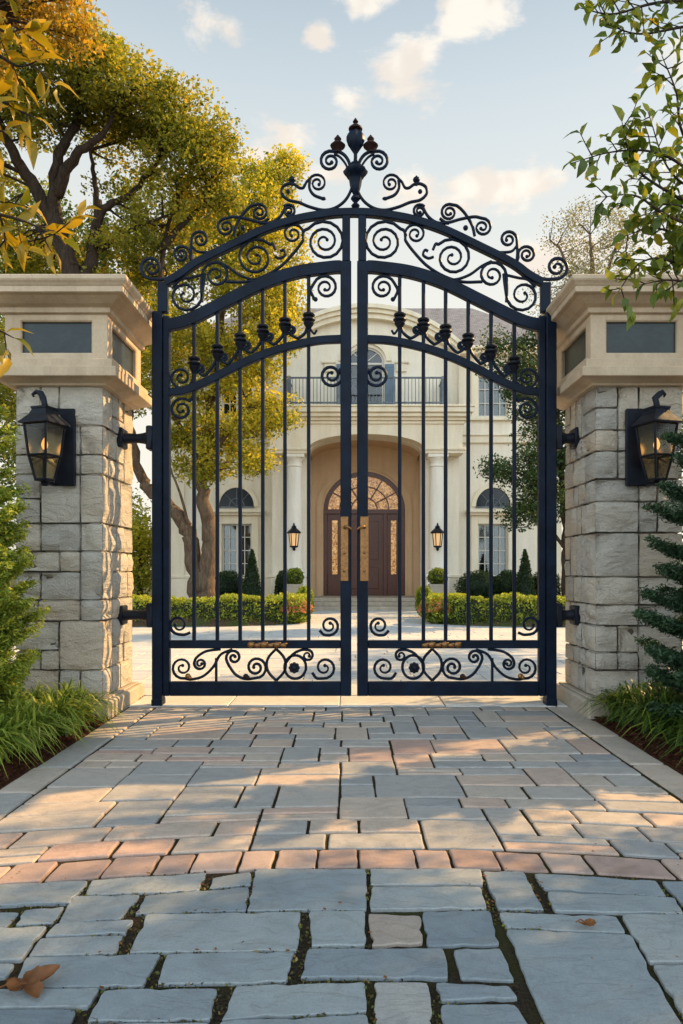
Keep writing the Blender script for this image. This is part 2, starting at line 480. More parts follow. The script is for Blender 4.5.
M['petal'] = m_leaf('flower_petals', G((0, (.08, .12, .02)), (.35, (.35, .2, .03)), (.6, (.6, .22, .1)), (.85, (.65, .18, .16)), (1, (.65, .4, .12))), .35)
M['moss'] = m_leaf('moss_and_grit', G((0, (.03, .022, .012)), (.45, (.09, .07, .03)), (.7, (.09, .11, .02)), (.9, (.17, .17, .03)), (1, (.3, .2, .08))), .1, .9)
M['dry'] = m_leaf('dry_leaf', G((0, (.1, .035, .012)), (1, (.3, .12, .04))), .2, .6)

# ------------------------------------------------------------------ gate geometry (plane at d = 6.5)
GD = 6.5; GC = 354.2; GX0 = WX(GC, GD); GS = GD / FPX
ZA = 230 / 683.0
def A(zx, zy): return (130 + zx * ZA, 100 + zy * ZA)
ZH = 210 / 683.0
def H(zx, zy): return (140 + zx * ZH, 560 + zy * ZH)
def gp(p, s=-1):
    """photo point of the left half -> (x, z); s=+1 mirrors it to the right half"""
    u = (GC - p[0]) * GS
    return (GX0 + s * u, CAMH + (HY - p[1]) * GS)
def spiral(cx, cy, r0, a0, turns, d, r1=None, n=15, z=ZA):
    r1 = r0 * .2 if r1 is None else r1
    out = []; m = int(n * turns) + 2
    for i in range(m):
        t = i / (m - 1); r = r0 + (r1 - r0) * (t ** 1.05); a = a0 + d * 2 * PI * turns * t
        out.append((cx + r * math.cos(a), cy + r * math.sin(a)))
    return out
def scroll(mb, s, pts, sp=None, z=A, hw=.0125, hy=.014, taper=True, start_sp=None, knob=True):
    path = list(pts)
    if sp is not None:
        S = spiral(*sp)
        path = catmull(pts + S[:1], 7)[:-1] + S if len(pts) >= 2 else (catmull([pts[0], S[0], S[1]], 6)[:6] + S if pts else S)
    else: path = catmull(pts, 7)
    if start_sp is not None:
        S0 = spiral(*start_sp)
        path = S0[::-1] + catmull([S0[0]] + path[:1], 4)[1:] + path[1:]
    P = [gp(z(*p), s) for p in path]
    n = len(P)
    w = [hw * (1 - .4 * max(0, (i / (n - 1) - .55) / .45)) if taper and sp is not None else hw for i in range(n)]
    if start_sp is not None: w = [hw] * n
    mb.sweep_flat(P, w, GD, hy, .55)
    if knob and sp is not None: mb.ball((P[-1][0], GD, P[-1][1]), hw * 1.35, 8)
    if start_sp is not None: mb.ball((P[0][0], GD, P[0][1]), hw * 1.35, 8)

arch_top = [(166, 283), (180, 275), (197, 263), (231, 246), (265, 230), (298, 219.5), (332, 214), (354.2, 212.8)]
arch_mid = [(169, 325.5), (182, 322.5), (197, 316.5), (231, 299.5), (265, 283), (298, 272.5), (330, 268), (341, 267.3)]
arch_low = [(169, 392.5), (183, 391), (197, 386), (214, 378), (248, 361), (282, 348.5), (316, 341), (341, 339.3)]
idt = lambda a, b: (a, b)
def arch_y(arch, x):
    P = catmull(arch, 8)
    for a, b in zip(P[:-1], P[1:]):
        if a[0] <= x <= b[0]: return a[1] + (b[1] - a[1]) * (x - a[0]) / (b[0] - a[0])
    return P[0][1] if x < P[0][0] else P[-1][1]

# ---- the fixed frame: posts, top arch, crest
frame = empty('iron_gateway', (GX0, GD, 0), 'navy iron archway over the gate leaves, crowned by scrolls and a fluted urn finial', 'archway')
for s in (-1, 1):
    mb = MB()
    xa, xb = gp((153.4, 0), s)[0], gp((163.4, 0), s)[0]
    mb.box(xa, xb, GD - .06, GD + .06, WZ(703.5, GD) - .01, WZ(313, GD), .008)
    mb.box(min(xa, xb) - .004, max(xa, xb) + .004, GD - .066, GD + .066, 0.0, .06, .006)
    o = mb.build('post', M['iron'], frame)
    mb = MB()
    xa, xb = gp((158, 0), s)[0], gp((168, 0), s)[0]
    mb.box(xa, xb, GD - .03, GD + .03, WZ(313, GD), WZ(283, GD), .006)
    mb.build('upright', M['iron'], frame)
    mb = MB()
    xa, xb = gp((342.2, 0), s)[0], gp((350.2, 0), s)[0]
    mb.box(xa, xb, GD - .028, GD + .028, WZ(262, GD), WZ(214, GD), .006)
    mb.build('upright', M['iron'], frame)
    for py in (438.5, 615):
        mb = MB(); zc = WZ(py, GD)
        x0 = gp((154, 0), s)[0]; x1 = (-2.09 if s < 0 else 2.12)
        mb.box(x0, x0 + s * .06, GD - .07, GD + .07, zc - .11, zc + .11, .012)
        xs = [x0 + s * .04, x0 + s * .1, (x0 + x1) / 2, x1 - s * .05, x1 + s * .02]
        mb.tube([(x, GD, zc) for x in xs], [.066, .05, .043, .05, .066], 12)
        mb.box(x1 - s * .03, x1 + s * .03, GD - .09, GD + .09, zc - .09, zc + .09, .012)
        mb.build('hinge_bracket', M['iron_dark'], frame, True, angle=.7)
mb = MB()
full = [gp(p, -1) for p in catmull(arch_top, 8)] + [gp(p, 1) for p in catmull(arch_top, 8)][::-1][1:]
mb.sweep_flat(full, .036, GD, .034, .2)
mb.build('top_arch', M['iron'], frame)
for s in (-1, 1):
    mb = MB()
    sc = lambda *a, **k: scroll(mb, s, *a, **k)
    # between the two arches
    sc([(222, 516), (219, 545)], (165, 580, 50, -.1, 1.65, 1, 9))
    sc([(214, 600), (212, 560)], (256, 520, 42, PI, 1.75, 1, 8))
    sc([(258, 479), (288, 494), (325, 520), (372, 534), (430, 527)], None, hw=.0115)
    sc([(432, 445), (424, 428)], (374, 468, 57, -.75, 2.1, -1, 8))
    sc([(430, 466), (446, 470), (461, 460), (456, 446), (446, 449)], None, hw=.011)
    sc([(285, 540), (345, 540), (400, 523), (450, 492), (488, 452), (512, 420)], (484, 398, 32, .35, 1.7, -1, 7))
    sc([(512, 404), (518, 388)], (578, 420, 62, -2.5, 2.3, 1, 9))
    sc([(128, 556), (150, 534), (180, 528), (222, 518)], None, hw=.0105)
    # above the arch
    sc([(112, 530), (92, 533)], (64, 497, 34, PI / 2 + .1, 1.7, 1, 7), hw=.015)
    sc([(184, 492), (181, 476)], (153, 459, 27, .35, 1.8, -1, 6))
    sc([(185, 492), (181, 455)], (208, 414, 26, PI - .2, 1.6, 1, 6))
    sc([(182, 432), (200, 450), (240, 453)], None, hw=.011)
    sc([(308, 404), (316, 372), (336, 338), (358, 316)], (384, 334, 25, -2.0, 1.7, 1, 6))
    sc([(412, 352), (390, 364), (350, 354), (310, 347)], (285, 378, 27, -1.5, 1.65, -1, 6))
    sc([(384, 366), (420, 364), (446, 346), (460, 320)], (472, 330, 20, -2.4, 1.7, 1, 5))
    sc([(661, 225), (658, 262), (640, 297), (610, 320), (575, 327), (535, 318), (500, 304), (470, 297), (451, 279), (453, 259), (470, 249), (488, 251), (503, 261), (515, 260), (524, 244)], (557, 247, 27, -2.7, 1.55, 1, 6))
    sc([(534, 238), (533, 262), (546, 282), (572, 293)], None)
    p = gp(A(574, 293), s); mb.ball((p[0], GD, p[1]), .022, 8, (1.3, .7, .8))
    sc([(656, 210), (650, 184), (637, 164), (618, 153)], (594, 182, 31, -1.25, 1.7, -1, 6), hw=.014)
    sc([(650, 212), (640, 190), (624, 170), (606, 160)], None, hw=.008)
    for (x, y, r) in ((470, 272, 7), (335, 380, 8)):
        p = gp(A(x, y), s); mb.ball((p[0], GD, p[1]), r * ZA * GS, 8)
    mb.build('scrollwork', M['iron'], frame, True, angle=.6)
    mb = MB()
    x, z0 = gp(A(481, 251), s)
    mb.lathe(x, GD, [(.012, z0 - .01), (.012, z0 + .015), (.03, z0 + .03), (.034, z0 + .045), (.028, z0 + .06), (.012, z0 + .068), (.008, z0 + .08)], 12)
    mb.build('bud_finial', M['iron'], frame, True, angle=.9)
    mb = MB()
    x, z0 = gp(A(617, 152), s)
    k = ZA * GS
    mb.lathe(x, GD, [(8 * k, z0 - .01), (9 * k, z0 + 4 * k), (20 * k, z0 + 11 * k), (23 * k, z0 + 16 * k), (16 * k, z0 + 23 * k), (7 * k, z0 + 27 * k), (9 * k, z0 + 31 * k), (11 * k, z0 + 36 * k), (7 * k, z0 + 41 * k), (2 * k, z0 + 48 * k)], 14)
    mb.build('bud_finial', M['rust'], frame, True, angle=.9)
k = .205 * GS; fx = GX0 + .012
prof = [(40, 3), (50, 9), (58, 14), (65, 6), (78, 20), (90, 34), (97, 34), (107, 18), (114, 34), (130, 41), (150, 41), (175, 33), (200, 17), (215, 8), (235, 8), (255, 11), (262, 25), (276, 29), (290, 45), (299, 57), (309, 55), (321, 47), (326, 38), (340, 30), (370, 26), (400, 18), (415, 10), (425, 20), (436, 22), (446, 12), (456, 8), (465, 20), (473, 18), (484, 6)]
zc = lambda y: WZ(110 + y * .205, GD)
lo = [(r * k, zc(y)) for y, r in prof if y >= 235][::-1]
up_ = [(r * k, zc(y)) for y, r in prof if 107 <= y <= 235][::-1]
tip = [(r * k, zc(y)) for y, r in prof if y <= 107][::-1]
mb = MB(); mb.lathe(fx, GD, lo, 24, flute=8, famp=.07)
uo = mb.build('finial_stem', M['iron'], frame, True, angle=.9)
mb = MB(); mb.lathe(fx, GD, up_, 32, flute=8, famp=.09)
mb.build('urn_finial', M['iron'], frame, True, angle=.9)
mb = MB(); mb.lathe(fx, GD, tip, 16)
mb.build('finial_cap', M['rust'], frame, True, angle=.9)

# ---- the two leaves
BARS = [194.2, 217.4, 240.2, 262.8, 285, 308.7]
KN = [(192, 785), (262, 750), (328, 716), (393, 690), (461, 670), (531, 655)]
def gate_leaf(s):
    side = 'left' if s < 0 else 'right'
    hx = gp((163.6, 0), s)[0]
    root = empty('gate_leaf', (hx, GD, 0),
                 ('%s leaf of the arched navy iron gate, hinged to the %s pillar') % (side, 'sunlit' if s < 0 else 'shaded'), 'gate leaf', 'pair of arched iron gate leaves')
    X = lambda px: gp((px, 0), s)[0]
    zb = WZ(695.5, GD)
    mb = MB(); mb.box(X(163.7), X(170.2), GD - .035, GD + .035, zb, WZ(317, GD), .006); mb.build('stile', M['iron'], root)
    mb = MB(); mb.box(X(340.4), X(351.3), GD - .035, GD + .035, zb, WZ(262, GD), .006); mb.build('stile', M['iron'], root)
    mb = MB(); mb.box(X(170.2), X(340.4), GD - .032, GD + .032, zb, WZ(681.5, GD), .006); mb.build('bottom_rail', M['iron'], root)
    mb = MB(); mb.box(X(170.2), X(340.4), GD - .028, GD + .028, WZ(648.2, GD), WZ(640.2, GD), .006); mb.build('middle_rail', M['iron'], root)
    mb = MB(); P = [gp(p, s) for p in catmull(arch_mid, 8)]
    mb.sweep_flat(P, [.055] * len(P), GD, .033, .15); mb.build('upper_arch_rail', M['iron'], root)
    mb = MB(); P = [gp(p, s) for p in catmull(arch_low, 8)]
    mb.sweep_flat(P, [.036] * len(P), GD, .028, .2); mb.build('lower_arch_rail', M['iron'], root)
    for b in BARS:
        mb = MB(); x = X(b)
        mb.box(x - .0165, x + .0165, GD - .0165, GD + .0165, WZ(641, GD), WZ(arch_y(arch_mid, b), GD), .006)
        mb.build('bar', M['iron'], root)
    # knuckles on the bars
    for (kx, ky), b in zip(KN, BARS):
        mb = MB(); x = X(b); z = gp(A(kx, ky), s)[1]
        mb.lathe(x, GD, [(.02, z - .085), (.03, z - .06), (.044, z - .04), (.05, z - .025), (.04, z - .012), (.052, z - .006), (.062, z + .004), (.06, z + .014), (.036, z + .02), (.034, z + .034), (.054, z + .04), (.058, z + .052), (.05, z + .064), (.03, z + .072), (.02, z + .08)], 16)
        mb.build('knuckle', M['iron_dark'], root, True, angle=.8)
    mb = MB()
    sc = lambda *a, **k: scroll(mb, s, *a, **k)
    for i in range(5):
        (ax, ay), (bx, by) = KN[i], KN[i + 1]
        bx0 = (BARS[i] - 130) / ZA; bx1 = (BARS[i + 1] - 130) / ZA
        sc([(bx1 - 5, by + 22), (bx1 - 12, by + 38), (bx1 - 30, (ay + by) / 2 + 44), (bx0 + 27, ay + 33), (bx0 + 8, ay + 20)], None, hw=.013)
        sc([(bx0 + 5, ay + 26)], (bx0 + 20, ay + 12, 12, 2.2, 1.3, -1, 3), hw=.011)
    mb.build('garland', M['iron'], root, True, angle=.6); mb = MB()
    bx0 = (BARS[0] - 130) / ZA
    sc([(bx0 - 4, 808)], (152, 824, 36, .0, 1.75, 1, 7))
    mb.build('corner_scroll', M['iron'], root, True, angle=.6); mb = MB()
    sc([(549, 594), (537, 566)], (581, 557, 37, -2.8, 1.75, 1, 7))
    p = gp(A(551, 592), s); mb.ball((p[0], GD, p[1]), .022, 8)
    mb.build('corner_scroll', M['iron'], root, True, angle=.6); mb = MB()
    bxl = (BARS[5] - 130) / ZA
    sc([(bxl + 5, 680), (bxl + 16, 694), (bxl + 24, 684)], None, hw=.009)
    mb.build('collar_hook', M['iron'], root, True, angle=.6); mb = MB()
    sc([(628, 806)], (598, 817, 35, .15, 1.75, 1, 7), hw=.014)
    p = gp(A(626, 806), s); mb.ball((p[0], GD, p[1]), .032, 8)
    mb.build('corner_scroll', M['iron'], root, True, angle=.6); mb = MB()
    ip = lambda a, b: (a, b)
    scroll(mb, s, [(193, 396)], (181.5, 409.5, 11.5, -.8, 1.75, -1, 2.2), z=ip)
    mb.build('corner_scroll', M['iron'], root, True, angle=.6)
    mb = MB()
    sc = lambda *a, **k: scroll(mb, s, *a, z=H, **k)
    sc([(163, 236), (145, 243)], (126, 211, 31, PI / 2, 1.25, 1, 12), hw=.013)
    mb.build('corner_scroll', M['iron'], root, True, angle=.6); mb = MB()
    sc([(584, 229), (598, 243)], (616, 214, 31, PI / 2, 1.45, -1, 9), hw=.013)
    mb.build('corner_scroll', M['iron'], root, True, angle=.6); mb = MB()
    sc([(300, 291), (262, 308), (238, 348), (205, 378), (168, 388)], (138, 350, 36, 1.35, 1.55, 1, 7))
    sc([(262, 290), (215, 297), (185, 316)], (196, 337, 20, PI + .15, 1.5, -1, 5))
    sc([(290, 345), (312, 373), (345, 387)], (377, 349, 35, 1.2, 1.7, -1, 7), start_sp=(305, 317, 26, PI - .6, 1.5, 1, 5))
    for q in (-1, 1):
        sc([(443, 289), (443 + q * 24, 315), (443 + q * 31, 341), (443 + q * 24, 366), (443, 392)], None)
    P = [gp(H(505 + 35 * math.cos(a), 348 + 38 * math.sin(a)), s) for a in np.linspace(0, 2 * PI, 28)]
    mb.sweep_flat(P, .0125, GD, .014, .5)
    sc([(474, 335), (498, 306), (524, 293)], (545, 311, 19, -1.6, 1.3, 1, 6))
    sc([(560, 366), (574, 384)], (600, 350, 36, 1.75, 1.5, -1, 7))
    x, z = gp(H(248, 0), s)[0], 0
    mb.box(x - .011, x + .011, GD - .012, GD + .012, WZ(682, GD), WZ(658, GD))
    mb.build('panel_scrollwork', M['iron'], root, True, angle=.6)
    mb = MB(); p = gp(H(502, 350), s)
    for q in range(8):
        a = q * PI / 4; mb.ball((p[0] + .034 * math.cos(a), GD - .012, p[1] + .034 * math.sin(a)), .02, 8)
    mb.ball((p[0], GD - .02, p[1]), .03, 10)
    mb.build('rosette', M['iron_dark'], root, True)
    # gilded buds
    mb = MB()
    for q in range(6):
        p = gp(H(362 + q * 21, 274 + (q % 2) * 2), s)
        mb.ball((p[0], GD - .036, p[1]), .03, 8, (1.25, .6, .7 if q % 2 else .95))
        mb.ball((p[0] + .02, GD - .04, p[1] + .014), .016, 8, (1.3, .7, .7))
    mb.build('gilded_buds', M['brass'], root, True)
    for (a, b) in ((157, 377), (345, 378)):
        mb = MB(); p = gp(H(a, b), s)
        mb.ball((p[0], GD - .016, p[1]), .027, 8, (1, .7, 1)); mb.ball((p[0] + .02, GD - .016, p[1] - .012), .02, 8)
        mb.build('bud', M['brass'] if a < 200 else M['rust'], root, True)
    # lock plate, with its handle
    mb = MB()
    xa, xb = X(340.6 if s < 0 else 340.0), X(348.4)
    mb.box(xa, xb, GD - .046, GD - .034, WZ(581, GD), WZ(516.8, GD), .003)
    lp = mb.build('lock_plate', M['brass'], root)
    mb = MB(); xc = (xa + xb) / 2
    mb.lathe(0, 0, [(.0, 0)], 3) if False else None
    for zz in (WZ(528, GD), WZ(553, GD), WZ(571, GD)):
        mb.ball((xc, GD - .048, zz), .013, 10, (1, .6, 1)); mb.build('screw_head', M['brass'], lp, True); mb = MB()
    mb.tube([(xc, GD - .05, WZ(527, GD)), (xc, GD - .09, WZ(527, GD)), (xc - s * .045, GD - .1, WZ(528, GD)), (xc - s * .075, GD - .1, WZ(531, GD))], [.012, .011, .01, .009], 8)
    mb.build('handle', M['brass'], lp, True)
    return root
gate_leaf(-1); gate_leaf(1)
mb = MB()

# ------------------------------------------------------------------ stone pillars
def rounded_stone(mb, mn, mx, r, seed, rough, tint, seg=.035):
    dim = [mx[i] - mn[i] for i in range(3)]
    r = min(r, min(dim) * .4)
    rnd = random.Random(seed)
    off = Vector((rnd.uniform(-50, 50), rnd.uniform(-50, 50), rnd.uniform(-50, 50)))
    chips = [(Vector((rnd.uniform(-1, 1), rnd.uniform(-1, 1), rnd.uniform(-1, 1))).normalized(), rnd.uniform(.62, .9)) for _ in range(5)]
    ctr = Vector([(mn[i] + mx[i]) / 2 for i in range(3)]); half = Vector([d / 2 for d in dim])
    ns = [max(3, min(16, int(d / seg))) for d in dim]
    def ax(n):   # denser near the edges
        return [.5 - .5 * math.cos(PI * (i / n)) if False else i / n for i in range(n + 1)]
    for a in range(3):
        b, c = (a + 1) % 3, (a + 2) % 3
        ub, uc = ax(ns[b]), ax(ns[c])
        for q in (0, 1):
            vs = []
            for i in ub:
                for j in uc:
                    p = Vector((0, 0, 0))
                    p[a] = mx[a] if q else mn[a]; p[b] = mn[b] + dim[b] * i; p[c] = mn[c] + dim[c] * j
                    # round the box
                    inner = Vector([min(max(p[k], mn[k] + r), mx[k] - r) for k in range(3)])
                    d = p - inner
                    n = d.normalized() if d.length > 1e-9 else Vector((0, 0, 0))
                    p = inner + n * r
                    # broken faces: chip planes plus noise
                    loc = Vector([(p[k] - ctr[k]) / half[k] for k in range(3)])
                    nf = mnoise.fractal(p * 5.5 + off, 1.0, 2.0, 4)
                    disp = nf * rough
                    for cn, cd in chips:
                        e = loc.dot(cn) - cd
                        if e > 0: disp -= e * rough * 3.0
                    edge = min(1 - abs(loc[b]), 1 - abs(loc[c]))
                    edge = min(1, max(0, edge) * 3.5)
                    nn = Vector((0, 0, 0)); nn[a] = 1 if q else -1
                    p += nn * (disp * edge + rough * .9 * edge)
                    vs.append(p)
            m = len(uc); f = []
            for i in range(len(ub) - 1):
                for j in range(m - 1):
                    fc = (i * m + j, (i + 1) * m + j, (i + 1) * m + j + 1, i * m + j + 1)
                    f.append(fc if q else fc[::-1])
            mb.add(vs, f, tint)

def pillar(s, label, seed):
    rnd = random.Random(seed)
    if s < 0: xi, xo = -2.09, -2.85
    else: xi, xo = 2.125, 2.885
    y0, y1 = 6.0, 6.85
    cx = (xi + xo) / 2; cy = (y0 + y1) / 2
    root = empty('stone_pillar', (cx, cy, 0), label, 'gate pillar', 'stone pillars either side of the gate')
    X = lambda a, b: (min(a, b), max(a, b))
    # plinth: two slabs
    mb = MB()
    px0, px1 = X(xi - s * .085, xo + s * .085)
    mb.box(px0, px1, y0 - .085, y1 + .085, -.03, .135, .018)
    mb.box(px0 + .045, px1 - .045, y0 - .045, y1 + .045, .135, .15, .006)
    mb.build('plinth', M['plinth'], root)
    # mortar core
    mb = MB(); a, b = X(xi + s * .04, xo - s * .04)
    mb.box(a, b, y0 + .04, y1 - .04, .15, 2.84); mb.build('mortar_core', M['mortar'], root)
    # ashlar: super courses, the corner stones wrap both faces
    mb = MB(); z = .15; zt = 2.835; g = .006; sd = seed * 1000
    def st(xa, xb, ya, yb, za, zb):
        nonlocal sd
        sd += 1
        xa, xb = X(xa, xb)
        rounded_stone(mb, (xa + g, ya + g, za + g), (xb - g, yb - g, zb - g), .009, sd, .013 + rnd.random() * .009, rnd.random())
    first = True
    while z < zt - .02:
        h = .24 if first else rnd.choice([.18, .24, .3, .38, .42, .46])
        if zt - (z + h) < .16: h = zt - z
        split = h > .26
        fs = split and rnd.random() < .5
        fixw = {}
        rows = [(z, z + h)]
        cut = z + h * rnd.choice([.4, .5, .58])
        two = [(z, cut), (cut, z + h)]
        # the four corners
        cw_f = {}; cw_s = {}
        for cxn in (xi, xo):
            for cyn in (y0, y1):
                pass
        def side_rows(): return two if split and rnd.random() < .55 else rows
        for cornerx, sx in ((xi, s), (xo, -s)):
            for cornery, sy in ((y0, 1), (y1, -1)):
                pass
        # corner stones, front two and rear two
        wf = {}
        for cornerx, sx in ((xi, s), (xo, -s)):
            for front in (True, False):
                rr = side_rows()
                for (za, zb) in rr:
                    w = rnd.choice([.2, .38] if sx == s else [.2, .38, .22]); d = rnd.choice([.16, .26, .36])
                    if not fs: w, d = fixw.setdefault((sx, front), (w, d))
                    xb = cornerx + sx * w
                    ya, yb = (y0, y0 + d) if front else (y1 - d, y1)
                    st(cornerx, xb, ya, yb, za, zb)
                    wf.setdefault((front, za, zb), {})[sx] = xb
                    wf.setdefault(('side', sx, za, zb), {})[front] = yb if front else ya
        # fill front and back: between inner and outer corner stones row by row
        for front in (True, False):
            for (za, zb) in (two if fs else rows):
                def find(sx):
                    best = None
                    for key, v in wf.items():
                        if key[0] is front and key[1] < zb - 1e-6 and key[2] > za + 1e-6 and sx in v: best = v[sx]
                    return best
                a, b = find(s), find(-s)
                if a is None or b is None: continue
                ya, yb = (y0, y0 + .14) if front else (y1 - .14, y1)
                a, b = X(a, b)
                if b - a < .015: continue
                if b - a > .42 and rnd.random() < .7:
                    m = a + (b - a) * rnd.uniform(.35, .65)
                    st(a, m, ya, yb, za, zb); st(m, b, ya, yb, za, zb)
                else: st(a, b, ya, yb, za, zb)
        for sx, xw in ((s, xi), (-s, xo)):
            for (za, zb) in (two if fs else rows):
                def findy(front):
                    best = None
                    for key, v in wf.items():
                        if key[0] == 'side' and key[1] == sx and key[2] < zb - 1e-6 and key[3] > za + 1e-6 and front in v: best = v[front]
                    return best
                a, b = findy(True), findy(False)
                if a is None or b is None or b - a < .015: continue
                if b - a > .3 and rnd.random() < .7:
                    m = a + (b - a) * rnd.uniform(.4, .6)
                    st(xw, xw + sx * .14, a, m, za, zb); st(xw, xw + sx * .14, m, b, za, zb)
                else: st(xw, xw + sx * .14, a, b, za, zb)
        z += h; first = False
    mb.build('stonework', M['stone'], root, True, angle=.9)
    # moulded cap
    def ring(prof, name):
        """prof: (overhang front/side, z); square lathe with smaller rear overhang"""
        mbr = MB(); v = []; f = []
        for o, zz in prof:
            ro = min(o, .1) if o > .1 else o
            a, b = X(xi - s * o, xo + s * o)
            v += [(a, y0 - o, zz), (b, y0 - o, zz), (b, y1 + ro, zz), (a, y1 + ro, zz)]
        n = len(prof)
        for i in range(n - 1):
            for k_ in range(4):
                f.append((4 * i + k_, 4 * i + (k_ + 1) % 4, 4 * i + 4 + (k_ + 1) % 4, 4 * i + 4 + k_))
        f.append((3, 2, 1, 0)); f.append(tuple(4 * (n - 1) + k_ for k_ in range(4)))
        mbr.add(v, f)
        return mbr.build(name, M['cap'], root)
    ring([(.0, 2.82), (.035, 2.825), (.045, 2.84), (.075, 2.852), (.105, 2.862), (.155, 2.872), (.16, 2.878), (.16, 2.948), (.152, 2.955), (.116, 2.958), (.112, 2.964), (.112, 3.025), (.105, 3.032), (.06, 3.034)], 'cap_base')
    ring([(.05, 3.42), (.075, 3.424), (.085, 3.43), (.085, 3.468), (.092, 3.472), (.13, 3.486), (.17, 3.51), (.205, 3.53), (.235, 3.536), (.245, 3.542), (.245, 3.588), (.252, 3.592), (.262, 3.606), (.278, 3.622), (.285, 3.634), (.285, 3.662), (.278, 3.67), (.1, 3.69), (.0, 3.7)], 'cornice')
    # panelled block with a recessed dark panel on each face
    e = .055
    a, b = X(xi - s * e, xo + s * e); ya, yb = y0 - e, y1 + e
    mb = MB(); zl, zh = 3.034, 3.42
    p0, p1 = 3.085, 3.375
    def face(u0, u1, fn, wm):
        # fn(u, z, depth) -> point; frame of 4 strips round the opening
        q0, q1 = u0 + wm, u1 - wm; dp = .035
        R = [(u0, u1, zl, p0), (u0, u1, p1, zh), (u0, q0, p0, p1), (q1, u1, p0, p1)]
        for (m0, m1, n0, n1) in R:
            mb.add([fn(m0, n0, 0), fn(m1, n0, 0), fn(m1, n1, 0), fn(m0, n1, 0)], [(0, 1, 2, 3)])
        rim = [(q0, p0), (q1, p0), (q1, p1), (q0, p1)]
        bv = .012
        rim2 = [(q0 + bv, p0 + bv), (q1 - bv, p0 + bv), (q1 - bv, p1 - bv), (q0 + bv, p1 - bv)]
        vs = [fn(u, z_, 0) for u, z_ in rim] + [fn(u, z_, .01) for u, z_ in rim2] + [fn(u, z_, dp) for u, z_ in rim2]
        fs = [(i, (i + 1) % 4, 4 + (i + 1) % 4, 4 + i) for i in range(4)] + [(4 + i, 4 + (i + 1) % 4, 8 + (i + 1) % 4, 8 + i) for i in range(4)]
        mb.add(vs, fs)
        return [fn(u, z_, dp) for u, z_ in rim2]
    P1 = face(a, b, lambda u, z_, d: (u, ya + d, z_), .125)
    P2 = face(a, b, lambda u, z_, d: (u, yb - d, z_), .125)
    P3 = face(ya, yb, lambda u, z_, d: (a + d, u, z_), .125)
    P4 = face(ya, yb, lambda u, z_, d: (b - d, u, z_), .125)
    mb.build('cap_block', M['cap'], root)
    for P in (P1, P2, P3, P4):
        m2 = MB(); m2.add(P, [(0, 1, 2, 3)]); m2.build('dark_panel', M['panel'], root)
    return root
pillar(-1, 'stone gate pillar with sunlit inner side, beside the yellow-green conifer', 3)
pillar(1, 'shaded stone gate pillar beside the dark blue-green spruce', 8)

